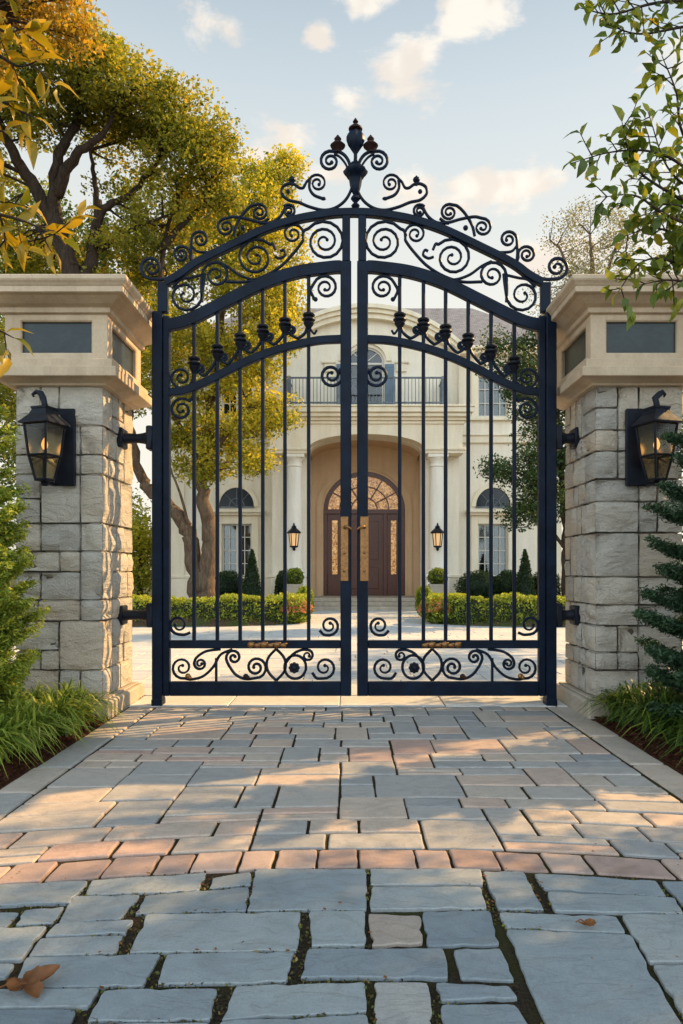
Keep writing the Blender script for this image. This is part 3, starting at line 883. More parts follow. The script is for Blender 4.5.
# ------------------------------------------------------------------ pillar lanterns
def pillar_lantern(X0, s, label):
    yw = 5.975; zb, zt = 1.905, 2.62
    root = empty('wall_lantern', (X0, yw, zb), label, 'lantern', 'black lanterns on the gate pillars')
    mb = MB()
    pw = .085 if s < 0 else .115
    bx = X0 + (.09 if s < 0 else -.06)
    mb.box(bx - pw, bx + pw, yw - .03, yw + .01, WZ(486, 5.97), WZ(409, 5.97), .006)
    mb.build('back_plate', M['iron_dark'], root)
    cy = yw - .21; cx = X0 - s * 0
    rot = PI / 4 + (-.32 if s < 0 else .3)
    def ringpts(hw, z): return [(cx + hw * 1.414 * math.cos(rot + q * PI / 2), cy + hw * 1.414 * math.sin(rot + q * PI / 2), z) for q in range(4)]
    D = 5.77
    z_eave = WZ(424.5, D); z_roof = WZ(410, D); z_mid = WZ(456, D); z_bot = WZ(480, D)
    # roof
    mb = MB()
    L = [(.125, z_eave - .008), (.142, z_eave - .004), (.142, z_eave + .008), (.118, z_eave + .035), (.086, z_eave + .075), (.072, z_roof - .012), (.07, z_roof), (.075, z_roof + .004), (.075, z_roof + .02), (.04, z_roof + .026)]
    v = []; f = []
    for hw, z in L: v += ringpts(hw, z)
    for i in range(len(L) - 1):
        for q in range(4): f.append((4 * i + q, 4 * i + (q + 1) % 4, 4 * i + 4 + (q + 1) % 4, 4 * i + 4 + q))
    f.append((3, 2, 1, 0)); f.append(tuple(4 * (len(L) - 1) + q for q in range(4)))
    mb.add(v, f); mb.build('roof', M['iron_dark'], root)
    mb = MB()
    zz = z_roof + .02
    mb.tube([(cx, cy, zz), (cx, cy, zz + .03), (cx - .012, cy, zz + .075), (cx - .03 if s < 0 else cx + .03, cy, zz + .115), (cx - .07 if s < 0 else cx + .045, cy, zz + .13), (cx - .1 if s < 0 else cx + .07, cy, zz + .105), (cx - .088 if s < 0 else cx + .058, cy, zz + .088)], [.03, .024, .028, .026, .018, .013, .009], 10)
    mb.build('scroll_hook', M['iron_dark'], root, True)
    # cage
    mb = MB()
    T = ringpts(.11, z_eave - .005); Mi = ringpts(.086, z_mid); B = ringpts(.05, z_bot)
    for q in range(4):
        mb.tube([T[q], Mi[q], B[q]], [.011, .011, .009], 6)
        mb.tube([Mi[q], Mi[(q + 1) % 4]], .01, 6)
        mb.tube([B[q], B[(q + 1) % 4]], .012, 6)
        mb.tube([T[q], T[(q + 1) % 4]], .012, 6)
    mb.lathe(cx, cy, [(.02, z_bot - .05), (.035, z_bot - .035), (.025, z_bot - .02), (.06, z_bot - .006), (.06, z_bot + .004)], 10)
    mb.box(cx - .02, cx + .02, cy, yw - .02, z_bot - .03, z_bot + .0, .004)
    mb.box(cx - .016, cx + .016, cy, yw - .02, z_roof - .01, z_roof + .015, .004)
    mb.build('cage', M['iron_dark'], root)
    for q in range(4):
        mb = MB()
        n = (q + 1) % 4
        mb.add([Mi[q], Mi[n], T[n], T[q]], [(0, 1, 2, 3)])
        mb.add([B[q], B[n], Mi[n], Mi[q]], [(0, 1, 2, 3)])
        mb.build('pane', M['lglass'], root)
    mb = MB(); mb.lathe(cx, cy, [(.016, z_mid + .005), (.02, z_mid + .015), (.018, z_mid + .05)], 10)
    mb.lathe(cx, cy, [(.045, z_mid - .001), (.045, z_mid + .006)], 12)
    mb.build('socket', M['white'], root, True)
    mb = MB(); mb.lathe(cx, cy, [(.012, z_mid + .05), (.024, z_mid + .075), (.027, z_mid + .095), (.018, z_mid + .125), (.004, z_mid + .15)], 12)
    mb.build('bulb', M['bulb'], root, True)
pillar_lantern(-2.49, -1, 'black lantern with lit bulb on the sunlit stone pillar beside the yellow-green conifer')
pillar_lantern(2.55, 1, 'black lantern with lit bulb on the shaded stone pillar beside the dark spruce')

# ------------------------------------------------------------------ ground and paving
def sheet(name, x0, x1, y0, y1, z, mat, nx=1, ny=1, zf=None):
    V = []; F = []
    for j in range(ny + 1):
        for i in range(nx + 1):
            x = x0 + (x1 - x0) * i / nx; y = y0 + (y1 - y0) * j / ny
            V.append((x, y, z + (zf(x, y) if zf else 0)))
    for j in range(ny):
        for i in range(nx):
            a = j * (nx + 1) + i; F.append((a, a + 1, a + nx + 2, a + nx + 1))
    o = np_obj(name, V, F, mat, smooth=True); tag(o, kind='structure'); return o
sheet('ground', -400, 400, -60, 900, -.07, M['earth'])
sheet('paving_bed', -4.5, 4.5, -1.2, 7.1, -.013, M['joint'])
sheet('courtyard_base', -9, 9.5, 7.06, 24, -.022, M['plinth'])

BANDY = 3.04; BR = 7.3; BX = .15
def warp(x, v):
    w = 1.0 if v < BANDY + .15 else max(0.0, 1 - (v - BANDY - .15) / 1.3)
    w = w * w * (3 - 2 * w)
    dx = x - BX
    return v - (dx * dx / (2 * BR)) * w

def paver(mb, x0, x1, v0, v1, gap, bev, irr, rnd, tint, zj=.004, rc=.01, fn=warp, step=.09, thick=.05):
    g = gap / 2
    x0 += g * rnd.uniform(.6, 1.4); x1 -= g * rnd.uniform(.6, 1.4); v0 += g * rnd.uniform(.6, 1.4); v1 -= g * rnd.uniform(.6, 1.4)
    w, h = x1 - x0, v1 - v0
    if w < .03 or h < .03: return
    C = [[x0, v0], [x1, v0], [x1, v1], [x0, v1]]
    for c in C:
        c[0] += rnd.uniform(-1, 1) * irr * .6; c[1] += rnd.uniform(-1, 1) * irr * .6
    out = []
    for i in range(4):
        a, b = np.array(C[i]), np.array(C[(i + 1) % 4]); pr = np.array(C[i - 1])
        e = b - a; L = np.linalg.norm(e); e /= L
        ep = a - pr; ep /= np.linalg.norm(ep)
        r = min(rc * rnd.uniform(.5, 1.6), L * .3, min(w, h) * .3)
        # rounded corner at a
        s_, t_ = a - ep * r, a + e * r
        out.append(s_); out.append(.25 * s_ + .5 * a + .25 * t_ + (s_ + t_ - 2 * a) * .12); 
        out.append(t_)
        m = int((L - 2 * r) / step)
        nrm = np.array([-e[1], e[0]])
        ph = rnd.uniform(0, 9)
        for q in range(1, m + 1):
            tt = q / (m + 1)
            p = a + e * (r + (L - 2 * r) * tt)
            jit = irr * (math.sin(ph + tt * 5.1) * .55 + rnd.uniform(-.4, .4))
            out.append(p + nrm * jit)
    cx, cv = (x0 + x1) / 2, (v0 + v1) / 2
    tx, ty = rnd.uniform(-1, 1) * zj / max(w, .2), rnd.uniform(-1, 1) * zj / max(h, .2)
    zc0 = rnd.uniform(-zj, zj)
    Z = lambda p: zc0 + (p[0] - cx) * tx + (p[1] - cv) * ty
    n = len(out); V = []
    for ring, (ins, dz) in enumerate(((0, -thick), (0, -bev * 1.0), (bev * .35, -bev * .3), (bev * 1.1, 0))):
        sx, sv = (w - 2 * ins) / w, (h - 2 * ins) / h
        for p in out:
            q = (cx + (p[0] - cx) * sx, cv + (p[1] - cv) * sv)
            V.append((q[0], fn(*q), (Z(q) if ring else 0) + dz))
    F = []
    for ring in range(3):
        for i in range(n):
            F.append((ring * n + i, ring * n + (i + 1) % n, ring * n + n + (i + 1) % n, ring * n + n + i))
    F.append(tuple(3 * n + i for i in range(n)))
    mb.add(V, F, tint)

def courses(x0, x1, vtop, heights, widths, rnd, dbl=.25, split=.22, mid=.08, cell=.05, skip=None):
    """interlocking coursed stones: (xa, xb, va, vb); some stones span two courses, some courses split in thin pairs"""
    nx = int(round((x1 - x0) / cell)); out = []
    occ = [[False] * nx for _ in heights]
    vs = [vtop]
    for h in heights: vs.append(vs[-1] - h)
    mn = int(.2 / cell)
    if skip:
        for k_ in range(skip[2], skip[3] + 1):
            for i in range(nx):
                if skip[0] - 1e-6 <= x0 + i * cell and x0 + (i + 1) * cell <= skip[1] + 1e-6: occ[k_][i] = True
    for k_, h in enumerate(heights):
        i = 0
        while i < nx:
            if occ[k_][i]: i += 1; continue
            e = i
            while e < nx and not occ[k_][e]: e += 1
            free = e - i
            w = int(round(rnd.choice(widths) / cell))
            if free <= w or free - w < mn: w = free if free < w + mn else free - mn
            w = max(1, w)
            a, b_ = x0 + i * cell, x0 + (i + w) * cell
            q = rnd.random()
            nxt = k_ + 1 < len(heights) and not any(occ[k_ + 1][c] for c in range(i, i + w))
            for c in range(i, i + w): occ[k_][c] = True
            if q < dbl and nxt and w * cell < .62:
                for c in range(i, i + w): occ[k_ + 1][c] = True
                out.append((a, b_, vs[k_ + 2], vs[k_]))
            elif q < dbl + split and w * cell > .3:
                m = vs[k_] - h * rnd.uniform(.38, .62)
                out.append((a, b_, m, vs[k_])); out.append((a, b_, vs[k_ + 1], m))
            else: out.append((a, b_, vs[k_ + 1], vs[k_]))
            i += w
    return out, vs

rnd = random.Random(21)
# ashlar drive between the brick band and the gate
mb = MB(); v0 = BANDY + .115
hs = []
while sum(hs) < 6.42 - v0 - .2: hs.append(rnd.choice([.15, .18, .2, .22]))
k_ = (6.42 - v0) / sum(hs); hs = [h * k_ for h in hs]
L, _ = courses(-1.74, 1.81, 6.42, hs, [.2, .25, .3, .34, .4, .48], rnd, .2, .2)
for (xa, xb, va, vb) in L:
    t = min(1, max(0, rnd.choice([rnd.uniform(0, .35), rnd.uniform(.1, .5), rnd.uniform(.25, .6), rnd.uniform(.4, .8), rnd.uniform(.45, .85), rnd.uniform(.65, 1), rnd.uniform(0, .3)])))
    if va > 5: t *= .85
    paver(mb, xa, xb, va, vb, .015, .007, .004, rnd, t, .003, .008, step=.13)
o = mb.build('driveway', M['paver']); tag(o, kind='structure')
# long slabs along both edges
for s in (-1, 1):
    mb = MB(); y = 1.2 if s else 0
    xa = -1.985 if s < 0 else 1.83
    while y < 6.4:
        L = rnd.uniform(.5, .95); e = min(y + L, 6.42)
        if e - y > .1: paver(mb, xa, xa + .235, y, e, .014, .012, .004, rnd, rnd.uniform(.1, .62), .004, .012, fn=lambda x, v: v, step=.2)
        y += L
    o = mb.build('drive_edging', M['paver']); tag(o, kind='structure')
# brick band
mb = MB(); x = -3.4
while x < 3.6:
    L = rnd.choice([.15, .18, .2, .22, .25, .32])
    paver(mb, x, x + L, BANDY - .1, BANDY + .1, .013, .006, .004, rnd, rnd.random(), .004, .008, step=.06)
    x += L
o = mb.build('brick_band', M['brick']); tag(o, kind='structure')
# bluestone flags in front
def slab(mb, C, bev, irr, rnd, tint, zj, rc, step, thick=.05):
    """an irregular quarried slab from four ground corners (near left, near right, far right, far left)"""
    out = []; C = [np.array(c, float) + np.array([rnd.uniform(-1, 1), rnd.uniform(-1, 1)]) * irr * .4 for c in C]
    n4 = len(C)
    for i in range(n4):
        a, b_, pr = C[i], C[(i + 1) % n4], C[i - 1]
        e = b_ - a; L_ = np.linalg.norm(e); e = e / L_
        ep = a - pr; lp_ = np.linalg.norm(ep); ep = ep / lp_
        r = min(rc * rnd.uniform(.4, 2.0), L_ * .3, lp_ * .3)
        p, q = a - ep * r, a + e * r
        out += [p, .2 * p + .6 * a + .2 * q, q]
        m = int((L_ - 2 * r) / step); nrm = np.array([-e[1], e[0]]); ph = rnd.uniform(0, 9); nick = rnd.uniform(.1, .9)
        for k_ in range(1, m + 1):
            t = k_ / (m + 1)
            j = irr * (math.sin(ph + t * 4.3) * .4 + rnd.uniform(-.45, .45))
            if abs(t - nick) < .06: j += irr * 1.2
            out.append(a + e * (r + (L_ - 2 * r) * t) + nrm * j)
    c = np.mean(out, 0); tx, ty, z0 = rnd.uniform(-1, 1) * zj * 2, rnd.uniform(-1, 1) * zj * 3, rnd.uniform(-zj, zj)
    size = np.mean([np.linalg.norm(p - c) for p in out]); V = []; n = len(out)
    for ring, (ins, dz) in enumerate(((0, -thick), (0, -bev), (bev * .5, -bev * .25), (bev * 1.3, 0))):
        k_ = (size - ins) / size
        for p in out:
            q = c + (p - c) * k_
            V.append((q[0], q[1], (z0 + (p[0] - c[0]) * tx * .3 + (p[1] - c[1]) * ty * .3 if ring else 0) + dz))
    F = [(g * n + i, g * n + (i + 1) % n, g * n + n + (i + 1) % n, g * n + n + i) for g in range(3) for i in range(n)]
    F.append(tuple(3 * n + i for i in range(n)))
    mb.add(V, F, tint)
# the slabs one sees, corner by corner (far left, far right, near right, near left)
FL = [((0, 135), (178, 122), (140, 165), (0, 178)), ((185, 118), (412, 104), (400, 140), (170, 148)), ((425, 115), (503, 102), (503, 128), (418, 136)),
 ((510, 98), (731, 97), (733, 178), (495, 180)), ((145, 151), (280, 148), (240, 198), (118, 204)), ((290, 150), (500, 132), (492, 180), (268, 187)),
 ((0, 183), (40, 182), (14, 211), (0, 212)), ((50, 180), (128, 174), (105, 206), (30, 211)), ((112, 207), (270, 199), (250, 226), (90, 232)), ((0, 216), (95, 212), (42, 278), (0, 284)),
 ((292, 187), (602, 184), (592, 260), (258, 264)), ((618, 182), (731, 180), (731, 250), (624, 252)), ((80, 235), (248, 229), (230, 265), (58, 270)), ((52, 273), (322, 268), (285, 331), (28, 333)),
 ((0, 289), (32, 286), (14, 312), (0, 314)), ((335, 267), (588, 262), (575, 321), (315, 326)), ((615, 258), (888, 256), (897, 316), (600, 314)), ((0, 345), (198, 337), (175, 374), (0, 380)),
 ((206, 338), (436, 336), (420, 398), (174, 400)), ((470, 331), (729, 322), (734, 381), (444, 398)), ((0, 384), (152, 380), (135, 428), (0, 430)), ((176, 405), (420, 403), (404, 432), (160, 432)), ((440, 403), (735, 388), (742, 432), (424, 432)),
 ((741, 98), (961, 99), (965, 129), (741, 130)), ((743, 134), (963, 133), (975, 176), (741, 178)), ((965, 102), (1046, 102), (1087, 180), (996, 178)), ((1068, 106), (1313, 120), (1333, 151), (1088, 137)),
 ((1093, 142), (1348, 155), (1366, 187), (1108, 181)), ((1323, 122), (1500, 128), (1500, 185), (1376, 182)), ((738, 186), (841, 190), (845, 245), (745, 251)), ((845, 182), (981, 179), (1001, 248), (853, 251)),
 ((996, 182), (1233, 191), (1252, 223), (1013, 213)), ((1243, 189), (1500, 190), (1500, 286), (1297, 283)), ((905, 256), (1001, 254), (1030, 318), (922, 315)), ((1011, 217), (1262, 227), (1375, 432), (1105, 432)),
 ((1305, 291), (1500, 289), (1500, 432), (1392, 432)), ((748, 322), (855, 322), (869, 432), (753, 432)), ((868, 323), (1018, 332), (1036, 354), (883, 361)), ((880, 367), (1030, 365), (1075, 432), (884, 432))]
mb = MB(); L = []; POLY = []
for k_, q in enumerate(FL):
    C = []
    for (zx, zy) in q:
        d = CAMH * FPX / (820 + zy / 2 - HY); x = WX(zx / 2, d)
        if zx == 0: x = -1.6
        if zx == 1500: x = 1.6
        C.append((x, d))
    C = [C[3], C[2], C[1], C[0]]
    t = {29: .93, 36: .8, 23: .7, 24: .62, 9: .6}.get(k_, rnd.choice([rnd.uniform(.1, .45), rnd.uniform(.2, .6), rnd.uniform(.35, .65)]))
    slab(mb, C, .004, .006, rnd, t, .003, .012, .04); POLY.append(C)
for (xa, xb, top, hs) in ((-3.3, -1.61, 2.86, [.2, .24, .22, .24, .16]), (1.61, 3.3, 2.86, [.22, .2, .24, .22, .16]), (-3.3, 3.3, 1.865, [.26] * 9)):
    for (a, b_, va, vb) in courses(xa, xb, top, hs, [.25, .34, .42, .5, .56], rnd, .13, .15)[0]:
        slab(mb, [(a + .012, va + .012), (b_ - .012, va + .012), (b_ - .012, vb - .012), (a + .012, vb - .012)], .004, .006, rnd, rnd.uniform(.1, .6), .003, .012, .06)
o = mb.build('flagstones', M['flag']); tag(o, kind='structure')
# moss, grit and litter lying in the joints of the flags
P = []
for C in POLY:
    c = np.mean(C, 0)
    for i in range(4):
        p, q = np.array(C[i]), np.array(C[(i + 1) % 4]); ln = np.linalg.norm(q - p); e = (q - p) / ln; nrm = np.array([e[1], -e[0]])
        for _ in range(int(ln * 90)):
            w = p + (q - p) * rnd.random() + nrm * abs(rnd.gauss(.006, .007))
            if mnoise.noise(Vector((w[0] * 2.2, w[1] * 2.2, 7.7))) < -.12: continue
            P.append((w[0], w[1], rnd.uniform(-.012, -.002)))
JOINT = np.array(P)
# pale threshold and the court behind the gate
mb = MB(); x = -2.02
while x < 2.0:
    e = min(x + rnd.uniform(.7, 1.1), 2.04)
    paver(mb, x, e, 6.43, 6.98, .01, .008, .002, rnd, rnd.uniform(.6, 1), .002, .01, fn=lambda a, v: v, step=.4)
    x = e
o = mb.build('threshold', M['court']); tag(o, kind='structure')
mb = MB(); y = 6.99
rows = 0
while y < 22.6:
    dy = .28 if rows % 3 else .42
    x = -9 + rnd.uniform(0, .6)
    if y < 7.1: pass
    while x < 9.4:
        L = rnd.choice([.6, .8, 1.0, 1.3])
        paver(mb, x, x + L, y, y + dy, .012, .007, 0, rnd, rnd.random(), .003, .006, fn=lambda a, v: v, step=9)
        x += L
    y += dy; rows += 1
o = mb.build('courtyard', M['court']); tag(o, kind='structure')

# ------------------------------------------------------------------ leaves
def quads(centres, size, tint, up=.0, aspect=.55, nrm=None, flat=0.0):
    """diamond leaves with random orientation; returns V, F, T"""
    n = len(centres)
    if n == 0: return np.zeros((0, 3)), np.zeros((0, 4), int), np.zeros(0)
    a = RNG.normal(size=(n, 3)); a[:, 2] = a[:, 2] * (1 - flat) + up
    a /= np.linalg.norm(a, axis=1, keepdims=True)
    b = RNG.normal(size=(n, 3)); b[:, 2] *= (1 - flat)
    b -= a * (a * b).sum(1, keepdims=True); b /= np.linalg.norm(b, axis=1, keepdims=True) + 1e-9
    s = (size * RNG.uniform(.6, 1.3, n))[:, None]
    c = centres
    nrm_ = np.cross(a, b)
    V = np.stack([c - a * s * .5, c + b * s * .5 * aspect + nrm_ * s * .08, c + a * s * .5, c - b * s * .5 * aspect + nrm_ * s * .08], 1).reshape(-1, 3)
    F = np.arange(n * 4).reshape(n, 4)
    return V, F, np.repeat(tint, 4)

V, F, T = quads(JOINT, .013, RNG.uniform(0, 1, len(JOINT)), .3, .7)
tag(np_obj('joint_moss', V, F, M['moss'], None, T), kind='stuff')

def puff(c, r, n, size, tint0, spread=.25, flat=0.0, up=0.0, shell=.55):
    d = RNG.normal(size=(n, 3)); d /= np.linalg.norm(d, axis=1, keepdims=True)
    rad = RNG.uniform(0, 1, n) ** shell
    p = np.asarray(c) + d * rad[:, None] * np.asarray(r)
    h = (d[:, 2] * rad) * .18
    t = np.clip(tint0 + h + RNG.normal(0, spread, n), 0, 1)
    return quads(p, size, t, up, .55, None, flat)

def join(parts):
    V = np.concatenate([p[0] for p in parts]); T = np.concatenate([p[2] for p in parts])
    F = []; o = 0
    for p in parts:
        F.append(p[1] + o); o += len(p[0])
    return V, np.concatenate(F), T

def crown_from(blobs, leaf, per, tint=.5, cl_r=(.3, .6), flat=.2, sq=.6):
    """blobs: (centre, radii, clusters); clusters are small layered puffs, denser to the outside"""
    parts = []; cents = []
    for (c, r, k) in blobs:
        c = np.array(c, float); r = np.array(r, float)
        for _ in range(k):
            d = RNG.normal(size=3); d /= np.linalg.norm(d)
            rad = RNG.uniform(.25, 1.0) ** .6
            p = c + d * rad * r
            cr = RNG.uniform(*cl_r)
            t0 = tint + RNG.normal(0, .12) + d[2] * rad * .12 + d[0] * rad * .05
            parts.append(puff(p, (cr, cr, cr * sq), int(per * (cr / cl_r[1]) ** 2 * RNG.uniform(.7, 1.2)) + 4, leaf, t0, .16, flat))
            cents.append(p)
    return join(parts), cents

def limb(mb, pts, r0, r1, seg=8, wob=0.0):
    P = catmull(pts, 6); n = len(P)
    P = [tuple(np.array(p) + RNG.normal(0, wob, 3)) if 0 < i < n - 1 else p for i, p in enumerate(P)]
    mb.tube(P, [r0 + (r1 - r0) * (i / (n - 1)) ** .8 for i in range(n)], seg)
    return P

def make_tree(name, label, cat, base, limbs, blobs, leafmat, barkmat, leaf, per, tint=.5, group=None, cl_r=(.3, .6), twig=.5, flat=.2, sq=.6):
    root = empty(name, base, label, cat, group)
    mb = MB(); nodes = []
    for pts, r0, r1 in limbs:
        P = limb(mb, pts, r0, r1, 10 if r0 > .12 else 7, r0 * .12)
        nodes += [np.array(p) for p in P[len(P) // 3:]]
    (V, F, T), cents = crown_from(blobs, leaf, per, tint, cl_r, flat, sq)
    N = np.array(nodes)
    for c in cents:
        if RNG.uniform() > twig: continue
        d = np.linalg.norm(N - c, axis=1) + np.maximum(0, N[:, 2] - c[2]) * 1.5
        a = N[int(np.argmin(d))]
        if np.linalg.norm(a - c) < 2.2:
            m = (a + c) / 2 + RNG.normal(0, .08, 3) + np.array([0, 0, .08])
            mb.tube(catmull([a, m, c], 3), [.03, .025, .02, .017, .014, .01, .006], 5)
    mb.build('trunk', barkmat, root, True)
    np_obj('crown', V, F, leafmat, root, T)
    return root

def B(px, py, d, rx, ry, rd, k):
    s = d / FPX
    return (W(px, py, d), (rx * s, rd, ry * s), k)
wp = lambda px, py, d: tuple(W(px, py, d))

# twin-trunked garden tree in front of the house, its golden crown behind the left leaf
make_tree('garden_tree', 'twin-trunked tree with golden-green crown in the bed before the house', 'tree', (WX(200, 17.3), 17.3, .4),
    [([wp(205, 606, 17.3), wp(207, 575, 17.3), wp(210, 545, 17.3), wp(206, 510, 17.2), wp(202, 470, 17.2), wp(206, 430, 17), wp(215, 380, 17), wp(222, 320, 17), wp(232, 260, 17)], .26, .06),
     ([wp(197, 606, 17.4), wp(194, 560, 17.4), wp(186, 528, 17.3), wp(168, 505, 17.2), wp(150, 490, 17.2), wp(136, 462, 17), wp(128, 400, 16.5), wp(120, 330, 16)], .24, .08),
     ([wp(205, 480, 17.2), wp(222, 440, 16.9), wp(250, 410, 16.7), wp(280, 400, 16.5)], .09, .03),
     ([wp(203, 475, 17.2), wp(188, 440, 17), wp(170, 410, 17), wp(160, 380, 17)], .1, .03),
     ([wp(193, 545, 17.3), wp(182, 500, 17.0), wp(168, 462, 16.8)], .05, .02),
     ([wp(212, 400, 17), wp(240, 350, 16.8), wp(260, 310, 16.7)], .08, .03)],
    [B(200, 455, 17, 30, 30, .8, 18), B(180, 420, 16.8, 30, 35, 1.0, 26), B(225, 440, 16.8, 32, 26, .9, 24), B(250, 455, 16.7, 20, 16, .6, 10),
     B(265, 415, 16.6, 26, 24, .8, 20), B(220, 390, 17, 45, 25, 1.2, 24), B(240, 350, 17, 50, 35, 1.5, 40), B(265, 330, 16.8, 30, 35, 1.2, 26),
     B(190, 350, 17, 35, 50, 1.5, 40), B(250, 290, 17, 42, 40, 1.5, 44), B(272, 250, 17, 32, 40, 1.3, 34), B(225, 240, 17, 45, 40, 1.6, 44),
     B(262, 205, 17, 32, 36, 1.3, 30), B(280, 180, 17, 14, 24, .7, 12), B(292, 170, 17, 8, 16, .4, 5), B(140, 360, 16.5, 28, 60, 1.4, 36), B(240, 195, 17, 26, 30, 1.2, 16), B(285, 300, 16.8, 18, 30, .8, 12)],
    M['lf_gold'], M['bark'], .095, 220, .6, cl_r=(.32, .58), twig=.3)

# tall dark-limbed tree behind the left pillar
make_tree('spreading_tree', 'tall spreading olive tree with dark crooked limbs behind the sunlit pillar', 'tree', (WX(75, 13), 13, -.05),
    [([wp(78, 640, 13), wp(76, 500, 13), wp(80, 400, 13), wp(78, 300, 13), wp(66, 250, 13), wp(53, 200, 12.9), wp(62, 150, 12.8), wp(78, 110, 12.8)], .3, .06),
     ([wp(72, 270, 13), wp(50, 215, 13), wp(22, 165, 12.8), wp(2, 130, 12.5), wp(-20, 80, 12.3)], .17, .05),
     ([wp(56, 195, 12.9), wp(72, 160, 12.7), wp(98, 138, 12.6), wp(120, 100, 12.5)], .13, .03),
     ([wp(78, 300, 13), wp(92, 255, 13.2), wp(100, 215, 13.2), wp(128, 195, 13.2), wp(160, 160, 13.2)], .15, .03),
     ([wp(98, 230, 13.2), wp(95, 190, 13.1), wp(90, 150, 13)], .08, .03),
     ([wp(160, 330, 13.5), wp(162, 262, 13.5), wp(168, 225, 13.5), wp(175, 200, 13.5)], .06, .03),
     ([wp(100, 250, 13.2), wp(135, 228, 13.2), wp(178, 212, 13.3)], .06, .02),
     ([wp(160, 250, 13.5), wp(185, 222, 13.5), wp(210, 200, 13.5)], .09, .02)],
    [B(100, 90, 12.8, 50, 34, 1.3, 46), B(60, 75, 12.6, 40, 32, 1.3, 36), B(135, 115, 12.9, 40, 26, 1.2, 34), B(95, 55, 12.7, 30, 22, .9, 16),
     B(180, 120, 13, 36, 26, 1.1, 28), B(205, 145, 13.1, 30, 30, 1.0, 24), B(190, 175, 13.2, 50, 26, 1.2, 34), B(225, 185, 13.2, 22, 22, .8, 14),
     B(150, 85, 13, 22, 14, .7, 8), B(170, 230, 13.6, 55, 26, 1.2, 30), B(20, 105, 12.5, 35, 30, 1.1, 28), B(15, 60, 12.4, 28, 25, 1, 14), B(120, 175, 14.2, 40, 16, .5, 6),
     B(10, 240, 14.2, 40, 22, 1.2, 24), B(45, 262, 14.2, 35, 14, .9, 16), B(120, 262, 14, 50, 18, 1.2, 28), B(110, 310, 14, 60, 40, 1.2, 34), B(20, 380, 14, 34, 90, 1.2, 46), B(-30, 180, 13, 40, 60, 1.4, 20), B(75, 120, 13.4, 60, 22, 1.0, 16)],
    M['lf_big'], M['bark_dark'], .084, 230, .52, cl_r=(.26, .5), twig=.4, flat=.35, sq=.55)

make_tree('rear_tree', 'dense green tree filling the gap behind the dark-limbed spreading tree', 'tree', (WX(110, 19), 19, -.07),
    [([(WX(110, 19), 19, -.1), wp(112, 400, 19), wp(108, 300, 19), wp(100, 200, 19)], .22, .05), ([wp(110, 330, 19), wp(60, 260, 19), wp(30, 200, 19)], .1, .03), ([wp(110, 300, 19), wp(160, 240, 19), wp(200, 200, 19)], .1, .03)],
    [B(60, 225, 19, 50, 36, 1.4, 18), B(150, 215, 19, 40, 30, 1.4, 15), B(200, 240, 19, 40, 36, 1.5, 22), B(10, 190, 19, 36, 40, 1.5, 12), B(100, 268, 18.5, 100, 22, 1.3, 44), B(150, 330, 18.5, 60, 60, 1.3, 40), B(10, 300, 19, 50, 60, 1.5, 40), B(5, 420, 19, 40, 80, 1.5, 44)],
    M['lf_rear'], M['bark_dark'], .13, 190, .5, cl_r=(.4, .75), twig=.1)

# orange tree high at the left
make_tree('autumn_tree', 'orange-leaved autumn tree high behind the spreading olive tree', 'tree', (-7.6, 10.5, -.05),
    [([(-7.6, 10.5, -.1), (-7.5, 10.4, 3), (-7.2, 10.3, 6), (-6.6, 10.2, 8.2)], .2, .05), ([(-7.4, 10.4, 4.5), (-6.4, 10.2, 7.4), (-5.2, 10, 9.2)], .1, .02)],
    [B(50, 6, 10, 36, 14, .8, 18), B(15, 4, 10.2, 34, 18, .8, 14), B(72, 18, 10, 14, 8, .5, 4), B(-40, 20, 10.2, 56, 44, 1.2, 26), B(4, 36, 10, 20, 10, .5, 4)],
    M['lf_orange'], M['bark_dark'], .085, 170, .5, cl_r=(.2, .4), twig=.6)

# right court tree
make_tree('court_tree', 'dark green tree on a slim trunk before the house, seen past the gate hinge', 'tree', (WX(567, 16.5), 16.5, .3),
    [([wp(567, 610, 16.5), wp(566, 560, 16.5), wp(565, 520, 16.5), wp(560, 450, 16.5), wp(556, 380, 16.5)], .13, .05),
     ([wp(565, 548, 16.5), wp(552, 530, 16.4), wp(540, 500, 16.3), wp(530, 470, 16.2)], .05, .02), ([wp(565, 500, 16.5), wp(540, 480, 16.2), wp(500, 470, 16.0), wp(485, 472, 15.9)], .04, .01)],
    [B(545, 500, 16.4, 34, 26, .9, 30), B(530, 470, 16.2, 36, 20, .9, 26), B(500, 468, 16, 20, 10, .4, 7), B(555, 445, 16.5, 36, 28, 1.1, 34), B(545, 405, 16.5, 36, 28, 1.1, 30),
     B(585, 470, 16.5, 30, 60, 1.2, 34), B(525, 515, 16.2, 16, 12, .5, 8), B(540, 372, 16.5, 34, 22, 1, 24), B(515, 365, 16.3, 24, 14, .6, 12), B(525, 395, 16.3, 24, 14, .6, 10), B(580, 390, 16.5, 30, 40, 1, 22), B(540, 340, 16.6, 30, 18, .8, 16), B(500, 345, 16.4, 14, 10, .4, 5)],
    M['lf_dark'], M['bark_dark'], .075, 230, .55, cl_r=(.28, .5), twig=.3)

